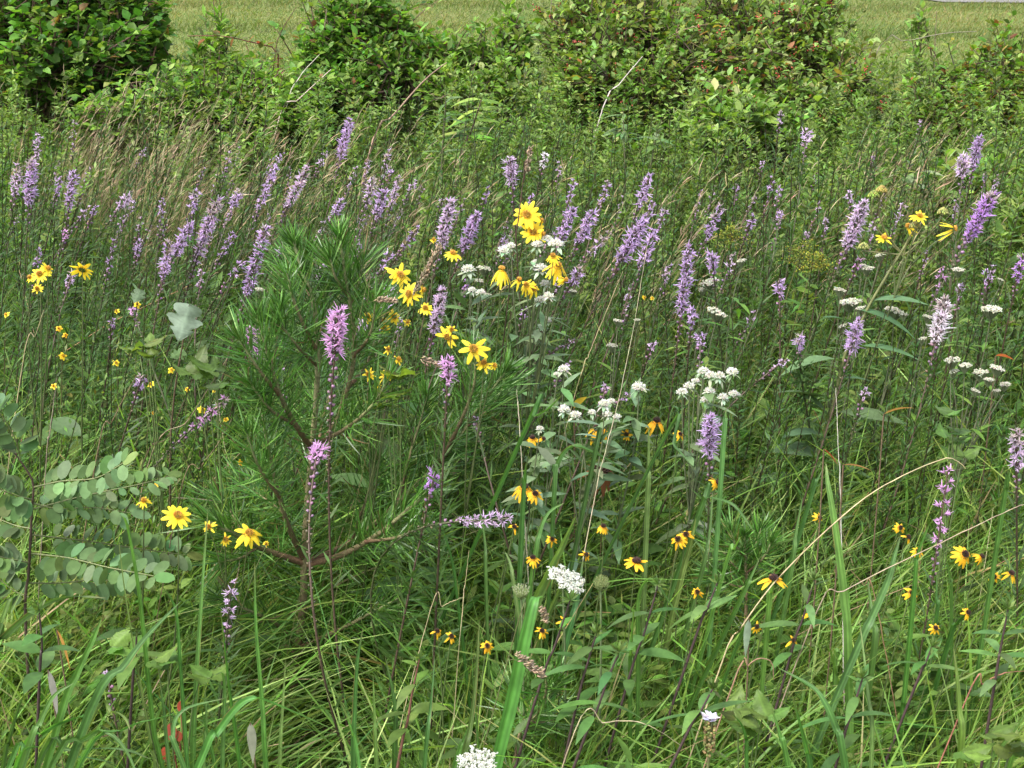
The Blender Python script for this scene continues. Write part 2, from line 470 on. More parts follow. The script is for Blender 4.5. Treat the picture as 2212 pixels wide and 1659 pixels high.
field_of("hedge_undergrowth", M_LEAF, hedge, 240, 5.2, 6.6, (.85, 1.3), "loose leafy mid green growth joining the shrubs along the field edge", 1.0, .03,
         region=lambda X, Y: ((px_of(X, Y, .9) > 860) & (px_of(X, Y, .9) < 1950)) | ((Y < 5.9) & (rng.random(len(X)) < .7)))
# ground cover and dead litter near the soil
g = G(); n = 14000
X, Y = spread(n, 1.25, 6.5)
z = hmax(X, Y) * .45 * rng.random(n)
az = rng.random(n) * 6.28
d = np.stack([np.cos(az), np.sin(az), rng.normal(.1, .35, n)], 1)
ribbons(g, np.stack([X, Y, z], 1), d, .03 + .05 * rng.random(n), .012 + .02 * rng.random(n), np.stack([0 * z, 0 * z, -.02 * rng.random(n)], 1), np.cross(d, (0, 0, 1.0)) + rng.normal(0, .3, (n, 3)),
        pick(GREENS + [(.10, .15, .03), (.16, .19, .04)], n), 3, 'leaf', .2)
o = stuff(g.build("ground_leaves", M_LEAF)); o['label'] = "low green leaves covering the soil under the grass"; o['category'] = "ground cover"
g = G(); n = 1700
X, Y = spread(n, 1.4, 6.4)
z = hmax(X, Y)
d = np.stack([.35 + rng.normal(0, .5, n), rng.normal(0, .45, n), .25 + rng.random(n)], 1)
L = z * (.4 + .7 * rng.random(n))
ribbons(g, np.stack([X, Y, z * .35 * rng.random(n)], 1), d, L, .0018 + .0016 * rng.random(n), np.stack([L * rng.normal(.15, .25, n), L * rng.normal(0, .2, n), -.2 * L * rng.random(n)], 1), None,
        pick([(.34, .27, .15), (.24, .18, .10), (.42, .36, .22), (.16, .10, .06), (.30, .17, .09)], n), 4, 'straw')
o = stuff(g.build("dead_straw", M_DRY)); o['label'] = "dead tan straw and stalks tangled through the grass"; o['category'] = "straw"

# ------------------------------------------------------------------ shrubs along the edge of the field
def ball(n, c, r, shell=.55):
    u = nrm(rng.normal(size=(n, 3)))
    return c + u * r * (shell + (1 - shell) * rng.random((n, 1)) ** .6) * (.78 + .3 * rng.random((n, 1)))

def shrub(name, label, cat, base, lobes, ll, lw, cols, wts, ntw, lpt, mat=None, stem=(.10, .07, .045), group="shrubs along the field edge", up=.45, droop=.5, kind='leaf', r0=.012, berries=None, accents=None):
    B = at((base[0], 700), base[1]); B[2] = 0
    root = thing(name, label, cat, B, group)
    gs, gl = G(), G(); gb = G()
    cs, rs = [], []
    for (x, y, Y, rx, ry) in lobes:
        c = at((x, y), Y); s = 1 / ppm(c); cs.append(c); rs.append(np.array([rx * s, .55 * (rx + ry) * s, ry * s]))
    vol = np.array([a[0] * a[2] for a in rs]) ** .8; vol = vol / vol.sum()
    for c, r, v in zip(cs, rs, vol):
        st = []
        for _ in range(max(2, int(7 * v * len(rs) / 2))):
            e = c + rng.normal(0, .35, 3) * r; e[2] = max(e[2], .12)
            b0 = B + np.array([rng.normal(0, .06), rng.normal(0, .06), 0])
            mid = b0 + (e - b0) * np.array([.3, .3, .6]) + rng.normal(0, .05, 3)
            p = bez(b0, mid, e, 9); st.append(p)
            tubes(gs, p, np.linspace(r0, r0 * .35, 9) * (.6 + .6 * rng.random()), vary(stem, 1, .2)[0], 5)
        m = max(4, int(ntw * v))
        E = ball(m, c, r)
        ns = max(2, m // 9)
        sh = c + np.stack([rng.normal(0, .55, ns) * r[0], rng.normal(0, .5, ns) * r[1], r[2] * (.9 + .5 * rng.random(ns) ** 1.5)], 1)
        E = np.concatenate([E, sh]); m = len(E)
        E[:, 2] = np.maximum(E[:, 2], .08)
        tw = []
        for e in E:
            p = st[rng.integers(len(st))]; a = p[rng.integers(4, 9)]
            far = np.linalg.norm(e - a)
            if far > .55 * r.max() + .1:
                a = a + (e - a) * (1 - (.55 * r.max() + .1) / far)
            mid = (a + e) / 2 + np.array([0, 0, .12 * far]) + rng.normal(0, .06 * far, 3)
            tw.append(bez(a, mid, e, 6))
        tw = np.array(tw)
        tubes(gs, tw, np.linspace(r0 * .3, .0012, 6), vary(stem, m, .25), 3)
        # leaves in sprays along the outer part of every twig
        tint = vary((1, 1, 1), m, .16, .05)
        u = np.linspace(.35, 1, lpt)[None] + rng.normal(0, .03, (m, lpt))
        u = u.clip(.2, .999) * 5; i = u.astype(int); fr = (u - i)[..., None]
        ar = np.arange(m)[:, None]
        P = tw[ar, i] * (1 - fr) + tw[ar, i + 1] * fr
        dirn = nrm(tw[ar, i + 1] - tw[ar, i])
        az = np.arange(lpt)[None] * 2.5 + rng.random((m, 1)) * 6.28 + rng.normal(0, .3, (m, lpt))
        rad_ = np.stack([np.cos(az), np.sin(az), up + rng.normal(0, .25, az.shape)], -1)
        d = nrm(dirn * .6 + rad_)
        N = m * lpt
        d = d.reshape(N, 3); P = P.reshape(N, 3) + rng.normal(0, .006, (N, 3))
        ci = pick(cols, N, wts, .16) * np.repeat(tint, lpt, 0)
        L = ll * (.55 + .75 * rng.random(N))
        s = np.cross(d, np.array([0, 0, 1.0])) + rng.normal(0, .35, (N, 3))
        ribbons(gl, P, d, L, L * lw / ll, np.stack([0 * L, 0 * L, -L * droop * rng.random(N)], 1), s, ci.clip(.004, 1), 3, kind, .22)
        if berries is not None:
            k = rng.choice(m, max(1, int(m * berries[1])), False)
            for e in tw[k, -1]:
                q = e + rng.normal(0, .012, (9, 3))
                buds(gb, q, np.array([0, 0, 1.0]), .009, .0045, vary(berries[0], 9))
    gs.build("branches", M_BARK, root, B)
    gl.build("foliage", mat or M_GLOSS, root, B)
    if gb.n: gb.build("berry_sprays", M_BUD, root, B)
    return root


shrub("broadleaf_shrub", "tallest dark glossy shrub filling the upper left corner beside the open field", "shrub", (120, 6.3),
      [(60, 40, 6.1, 150, 110), (200, 20, 6.3, 130, 120), (295, 50, 6.2, 85, 100), (90, 150, 5.9, 130, 90), (240, 140, 6.0, 110, 90), (-90, 60, 6.2, 120, 150), (150, -120, 6.3, 170, 110), (320, 150, 6.1, 70, 70)],
      .046, .034, DK + [(.17, .11, .03)], [4, 5, 3, 3.5, .6], 1250, 9, None, r0=.02)
shrub("bramble_thicket", "low bright green bramble thicket below the gap where the field shows", "bramble", (480, 6.0),
      [(330, 230, 5.7, 100, 60), (450, 225, 5.8, 110, 65), (570, 225, 5.9, 100, 70), (420, 180, 6.0, 60, 45), (650, 250, 5.7, 90, 70), (230, 250, 5.5, 110, 50), (540, 170, 6.1, 60, 40)],
      .042, .022, MD, [4, 4, 3, 1], 560, 9)
shrub("tree_sapling", "thin leafy sapling standing alone in front of the field, left of the vine covered shrub", "sapling", (472, 6.2),
      [(478, 90, 6.2, 22, 55), (490, 130, 6.2, 45, 35), (440, 110, 6.2, 30, 25), (475, 40, 6.2, 10, 40)], .06, .016, MD, [3, 4, 2, 2], 40, 8, r0=.006, group=None)
shrub("vine_covered_shrub", "vine covered shrub with five part leaves and a rusty brown streak", "shrub", (760, 6.3),
      [(740, 70, 6.2, 90, 70), (700, 130, 6.1, 80, 60), (800, 150, 6.1, 110, 60), (850, 80, 6.3, 90, 55), (790, 15, 6.3, 75, 40), (940, 120, 6.2, 80, 45), (720, 200, 5.9, 110, 45)],
      .042, .02, DK + MD + [(.17, .07, .03)], [3, 4, 2, 4, 3, 3, 2, 1, .4], 900, 9)
shrub("mixed_shrub", "loose low shrub in the dip between the two taller shrubs, field showing over it", "shrub", (1030, 6.3),
      [(1000, 110, 6.3, 80, 45), (1090, 130, 6.3, 75, 65), (1060, 200, 6.0, 110, 60), (960, 190, 6.0, 90, 60), (1110, 70, 6.4, 45, 50)],
      .05, .021, PALE + MD, [2, 2, 2, 1, 3, 3, 2, 1], 300, 8)
shrub("dogwood_shrub", "wide dogwood shrub of pale backed leaves with red stalks, right of the dip", "shrub", (1330, 6.4),
      [(1230, 60, 6.3, 90, 80), (1330, 20, 6.4, 110, 80), (1300, 110, 6.1, 110, 80), (1420, 70, 6.3, 100, 90), (1250, 190, 5.9, 90, 70), (1380, 190, 5.9, 110, 70), (1480, 130, 6.1, 90, 80)],
      .042, .02, PALE + OLV, [3, 3, 3, 2, 2, 1, 2, .35, .2], 950, 8, berries=((.28, .05, .03), .05))
shrub("dogwood_shrub", "upright dogwood shrub with red berry stalks and sage leaves, left of the gravel road", "shrub", (1650, 6.4),
      [(1560, 40, 6.4, 90, 80), (1660, 60, 6.4, 100, 80), (1620, 150, 6.1, 120, 80), (1760, 110, 6.3, 90, 70), (1780, 40, 6.4, 60, 60), (1700, 220, 5.9, 130, 65), (1840, 190, 6.1, 80, 70), (1560, 230, 5.8, 90, 60)],
      .042, .02, PALE + OLV, [3, 3, 3, 2, 2.5, 1, 2, .4, .35], 950, 8, berries=((.30, .05, .03), .07))
shrub("tree_sapling", "slim upright sapling in front of the field, right of the berry shrubs", "sapling", (1975, 6.3),
      [(1978, 100, 6.3, 18, 65), (1985, 170, 6.2, 40, 60), (1960, 230, 6.0, 60, 60), (1990, 55, 6.3, 8, 30)], .05, .016, PALE, [3, 3, 3, 1], 60, 8, r0=.006, group=None)
shrub("rusty_shrub", "shrub with rust tinged leaves at the right edge under the open field", "shrub", (2140, 6.3),
      [(2170, 130, 6.3, 80, 70), (2080, 170, 6.2, 75, 60), (2190, 230, 6.0, 80, 80), (2080, 260, 5.9, 90, 70), (2010, 260, 5.9, 60, 70), (2230, 320, 5.7, 70, 60), (2160, 310, 5.8, 90, 50)],
      .042, .02, MD + OLV + [(.16, .07, .025)], [4, 3, 3, 1.5, 2, 2, 2, 1, .7, .4], 480, 9)
shrub("green_shrub", "low round shrub of clean green oval leaves under the berry shrubs", "shrub", (1640, 5.4),
      [(1600, 250, 5.4, 90, 50), (1540, 290, 5.3, 80, 50), (1680, 280, 5.4, 80, 45)], .055, .028, MD + PALE, [2, 4, 1, 3, 1, 2, 1, 2], 170, 8)
shrub("green_shrub", "low leafy shrub at the right edge behind the tall purple spikes", "shrub", (2120, 4.9),
      [(2060, 420, 4.9, 100, 60), (2150, 400, 5.0, 90, 55), (2200, 460, 4.7, 90, 60)], .06, .028, PALE + MD, [2, 3, 1, 2, 2, 3, 1, 2], 170, 8)

# lone twigs and arching bare stems
def stalk(name, label, cat, pts, Y, r, col, mat=None, group=None, ground=True, leaves=None, curve=12):
    Ys = Y if isinstance(Y, (list, tuple)) else [Y] * len(pts)
    P = [at(p, y) for p, y in zip(pts, Ys)]
    if ground:
        b = P[0].copy(); dx = (P[1][0] - P[0][0]) / max(abs(P[1][2] - P[0][2]), .05)
        b[0] -= np.clip(dx, -.35, .35) * b[2] * .7; b[2] = 0
        P = [b] + P
    B = P[0]
    root = thing(name, label, cat, B, group)
    g = G(); path = poly(P, curve); tubes(g, path, np.linspace(r, r * .45, curve), vary(col, 1, .1)[0], 5)
    g.build("stem", mat or M_BARK, root, B)
    if leaves is not None:
        g = G(); leaves(g, path); g.build("leaves", M_LEAF, root, B)
    return root

def rusty_leaves(g, path):
    n = 26; i = rng.integers(3, len(path) - 1, n); d = rng.normal(0, .6, (n, 3)) + np.array([0, 0, .2])
    ribbons(g, path[i] + rng.normal(0, .008, (n, 3)), d, .045, .025, np.zeros(3), np.cross(nrm(d), (0, 0, 1.0)) + .1, pick([(.22, .09, .03), (.10, .13, .03), (.25, .05, .04)], n, [3, 4, 1]), 3, 'leaf', .2)
stalk("arching_cane", "reddish arching cane with a few rusty leaves crossing the open field", "cane", [(590, 190), (575, 105), (510, 88), (440, 76), (405, 78)][::-1] if False else [(600, 200), (598, 112), (545, 92), (480, 78), (405, 78)], 6.0, .004, (.14, .06, .035), leaves=rusty_leaves)
stalk("seeding_twig", "dark bare seed twig rising before the field beside the vine covered shrub", "twig", [(590, 150), (605, 75), (640, 15)], 6.1, .003, (.10, .06, .04))
stalk("bare_twig", "long pale bare twig rising to the right in front of the left shrubs", "twig", [(600, 265), (645, 215), (715, 150)], 5.6, .0035, (.42, .38, .32))
stalk("bare_twig", "pale crooked twig rising before the vine covered shrub's left side", "twig", [(615, 250), (645, 170), (690, 118)], 5.7, .003, (.40, .36, .30))
stalk("brown_stalk", "thick tan stalk slanting up to the vine covered shrub from the meadow", "stalk", [(800, 320), (850, 250), (915, 175), (965, 135)], [5.0, 5.2, 5.4, 5.6], .0045, (.20, .16, .10))
stalk("bare_twig", "pale twig slanting up before the dogwood with red stalks", "twig", [(1297, 250), (1340, 180), (1388, 122)], 5.6, .0035, (.45, .40, .34))
stalk("bare_twig", "thin dark twig standing straight before the field near the gravel road", "twig", [(2018, 150), (2020, 80), (2024, 25)], 6.2, .0025, (.13, .10, .07))
stalk("arching_cane", "thin arching cane reaching right across the field under the gravel road", "cane", [(1890, 120), (1960, 90), (2040, 72), (2110, 68)], 6.2, .003, (.20, .16, .10))
stalk("brown_stalk", "dark brown leafy stalk standing before the low shrub in the dip", "stalk", [(998, 340), (1016, 290), (1040, 215)], 4.9, .0045, (.12, .08, .055),
      leaves=lambda g, path: ribbons(g, path[np.repeat(np.arange(5, 12), 2)], np.stack([np.tile([1.0, -1.0], 7), rng.normal(0, .4, 14), rng.normal(.15, .2, 14)], 1), .11, .03, np.array([0, 0, -.03]), np.array([0.0, 1, .2]), pick(MD, 14), 4, 'leaf', .25))
# ------------------------------------------------------------------ blazing stars (tall purple spikes)
LAV, PALEV, PINKV, DEEP = (.43, .30, .53), (.49, .37, .54), (.54, .30, .56), (.43, .23, .58)
def zdef(py):
    return float(np.interp(py, [240, 300, 480, 700, 1000, 1250, 1500], [1.10, 1.08, .98, .86, .74, .64, .55]))

def blazing_star(tile, x0, y0, x1, y1, w, label, col=LAV, dens=1.0, dY=None, arch=False):
    p0, p1 = T(tile, x0, y0), T(tile, x1, y1)
    Y = y_for(p0[1], zdef(p0[1]))
    if dY is None:
        dY = 1.15 if w < 36 else .75 if w < 46 else .45 if w < 62 else .15 if w < 85 else 0
        dY *= np.interp(p0[1], [250, 500, 900], [1, .7, .2])
    Y += dY
    if "stem" in label and "thickest" in label or "middle of the pine" in label or "right shoots" in label and "near" in label: Y = 2.18
    Pt = at(p0, Y); Pb = at(p1, Y + rng.normal(0, .02))
    ax = Pt - Pb; L = max(np.linalg.norm(ax), .02); ax = ax / L
    s = 1 / ppm(Pt); R = w * K * s * .48
    zb = Pb[2]; lx = np.clip(ax[0] / max(ax[2], .3), -.3, .42)
    base = np.array([Pb[0] - lx * zb * .85, Pb[1] + rng.normal(0, .04), 0.0])
    if 'middle of the pine' in label: base[0] += .10
    if 'thickest' in label: base[0] += .14
    if arch: base = np.array([Pb[0] - (.25 if 'sprawling' in label else .02), Pb[1] + .12, 0.0])
    ctrl = Pb - ax * zb * .5
    nk = 14; path = np.concatenate([bez(base, ctrl, Pb, nk)[:-1], Pb + ax * L * np.linspace(0, 1, 5)[:, None]])
    root = thing("blazing_star", label, "blazing star", base, "purple blazing stars")
    near = Y < 2.75
    g = G()
    tubes(g, path, np.linspace(.0026, .0014, len(path)), (.055, .06, .025) if rng.random() < .5 else (.065, .042, .028), 5)
    g.build("stem", M_STEM, root, base)
    # open florets
    step = .0075 if near else .0085
    n = max(6, int(min(150, L * R * 6.28 / .00008 * .27 * dens)))
    u = (np.arange(n) + rng.random(n)) / n
    az = np.arange(n) * 2.4 + rng.normal(0, .25, n)
    a, b, c = frames(np.repeat(ax[None], n, 0))
    shape = np.sqrt(np.clip(1 - (2 * u - 1.05) ** 4 * .55, .3, 1)) * (.85 + .3 * rng.random(n))
    out = a * np.cos(az)[:, None] + b * np.sin(az)[:, None]
    d = nrm(out + c * (.35 + .9 * (u > .93)[:, None] + .25 * rng.random((n, 1))))
    P0 = Pb + ax * (L * u)[:, None]
    hb = np.clip(R * .6, .005, .011)
    gb = G(); buds(gb, P0 + out * .0012, d, hb * shape * 1.15, hb * .36, vary((.06, .045, .04), n, .3))
    g = G(); m = 17 if near else 10; Rf = min(R, .0165)
    q = P0 + d * (hb * shape)[:, None] * .75
    N = n * m
    dd = nrm(np.repeat(d, m, 0) + rng.normal(0, .75, (N, 3)))
    # rounded heart of each floret and its thin curling styles
    buds(g, q - d * hb * .25, d, Rf * .42 * shape, Rf * .2 * shape, vary(np.array(col) * .8, n, .1, .04))
    Lp = np.repeat(Rf * .85 * shape, m) * (.55 + .6 * rng.random(N))
    cc = vary(col, N, .12, .04)
    if rng.random() < .4:                                   # spent florets at the top have faded to tan
        old = np.repeat((u > rng.uniform(.55, .9)) & (rng.random(n) < .7), m)
        cc[old] = vary((.36, .29, .30), int(old.sum()), .15)
    ribbons(g, np.repeat(q, m, 0), dd, Lp, (.0021 if near else .0027) * (.7 + .5 * rng.random(N)), rng.normal(0, .25, (N, 3)) * Lp[:, None], None, cc, 2, 'petal', 0, np.clip(cc * 1.25 + .06, 0, .9))
    fs = g.build("flower_spike", M_PETAL, root, base)
    # closed buds below the open part
    Lb = .30 if 'thickest' in label or 'middle of the pine' in label else min(.18, .5 * L + .07) if L > .03 else .11
    idx = np.linspace(0, 1, 40); low = poly(path[:nk], 120)
    seg = np.linalg.norm(np.diff(low, axis=0), axis=1); cum = np.concatenate([[0], np.cumsum(seg)]); tot = cum[-1]
    def along(dist):
        return np.stack([np.interp(tot - dist, cum, low[:, i]) for i in range(3)], 1)
    nb = int(Lb / .0065); db = (np.arange(nb) + .5) / nb * Lb
    Pq = along(db); az = np.arange(nb) * 2.4
    a, b, c = frames(np.repeat(ax[None], nb, 0)); out = a * np.cos(az)[:, None] + b * np.sin(az)[:, None]
    f = 1 - .6 * db / Lb
    tipc = np.where((db < Lb * .4)[:, None], np.array([.17, .10, .15]), np.array([.09, .075, .045]))
    buds(gb, Pq + out * .0015, nrm(out * .8 + c * .7), np.maximum(R * .6, .009) * f, np.maximum(R * .24, .0036) * f, vary(tipc, nb, .2))
    gb.build("buds", M_BUD, fs, base)
    # narrow leaves down the stem
    g = G(); thin_ = 'thickest' in label or 'middle of the pine' in label
    nl = int((tot - Lb * .3) / (.022 if thin_ else .0048 if near else .0065)); dl = Lb * .3 + np.sort(rng.random(nl)) * (tot - Lb * .3 - .02)
    Pl = along(dl); az = np.arange(nl) * 2.4 + rng.normal(0, .2, nl)
    a, b, c = frames(np.repeat(ax[None], nl, 0)); out = a * np.cos(az)[:, None] + b * np.sin(az)[:, None]
    fr = dl / tot
    Ll = (.026 + (.04 if thin_ else .10) * fr) * (.75 + .5 * rng.random(nl))
    d = nrm(out + c * (.85 - .35 * fr)[:, None])
    cl = vary((.05, .09, .028), nl, .2) * (1 - fr)[:, None] ** 1.5 + vary((.085, .18, .038), nl, .2) * (1 - (1 - fr)[:, None] ** 1.5)
    ribbons(g, Pl, d, Ll, .0042 + .0022 * fr, np.stack([0 * Ll, 0 * Ll, -Ll * .3 * fr], 1), np.cross(d, c) + rng.normal(0, .2, (nl, 3)), cl, 2, 'needle')
    g.build("leaves", M_LEAF, root, base)
    return root

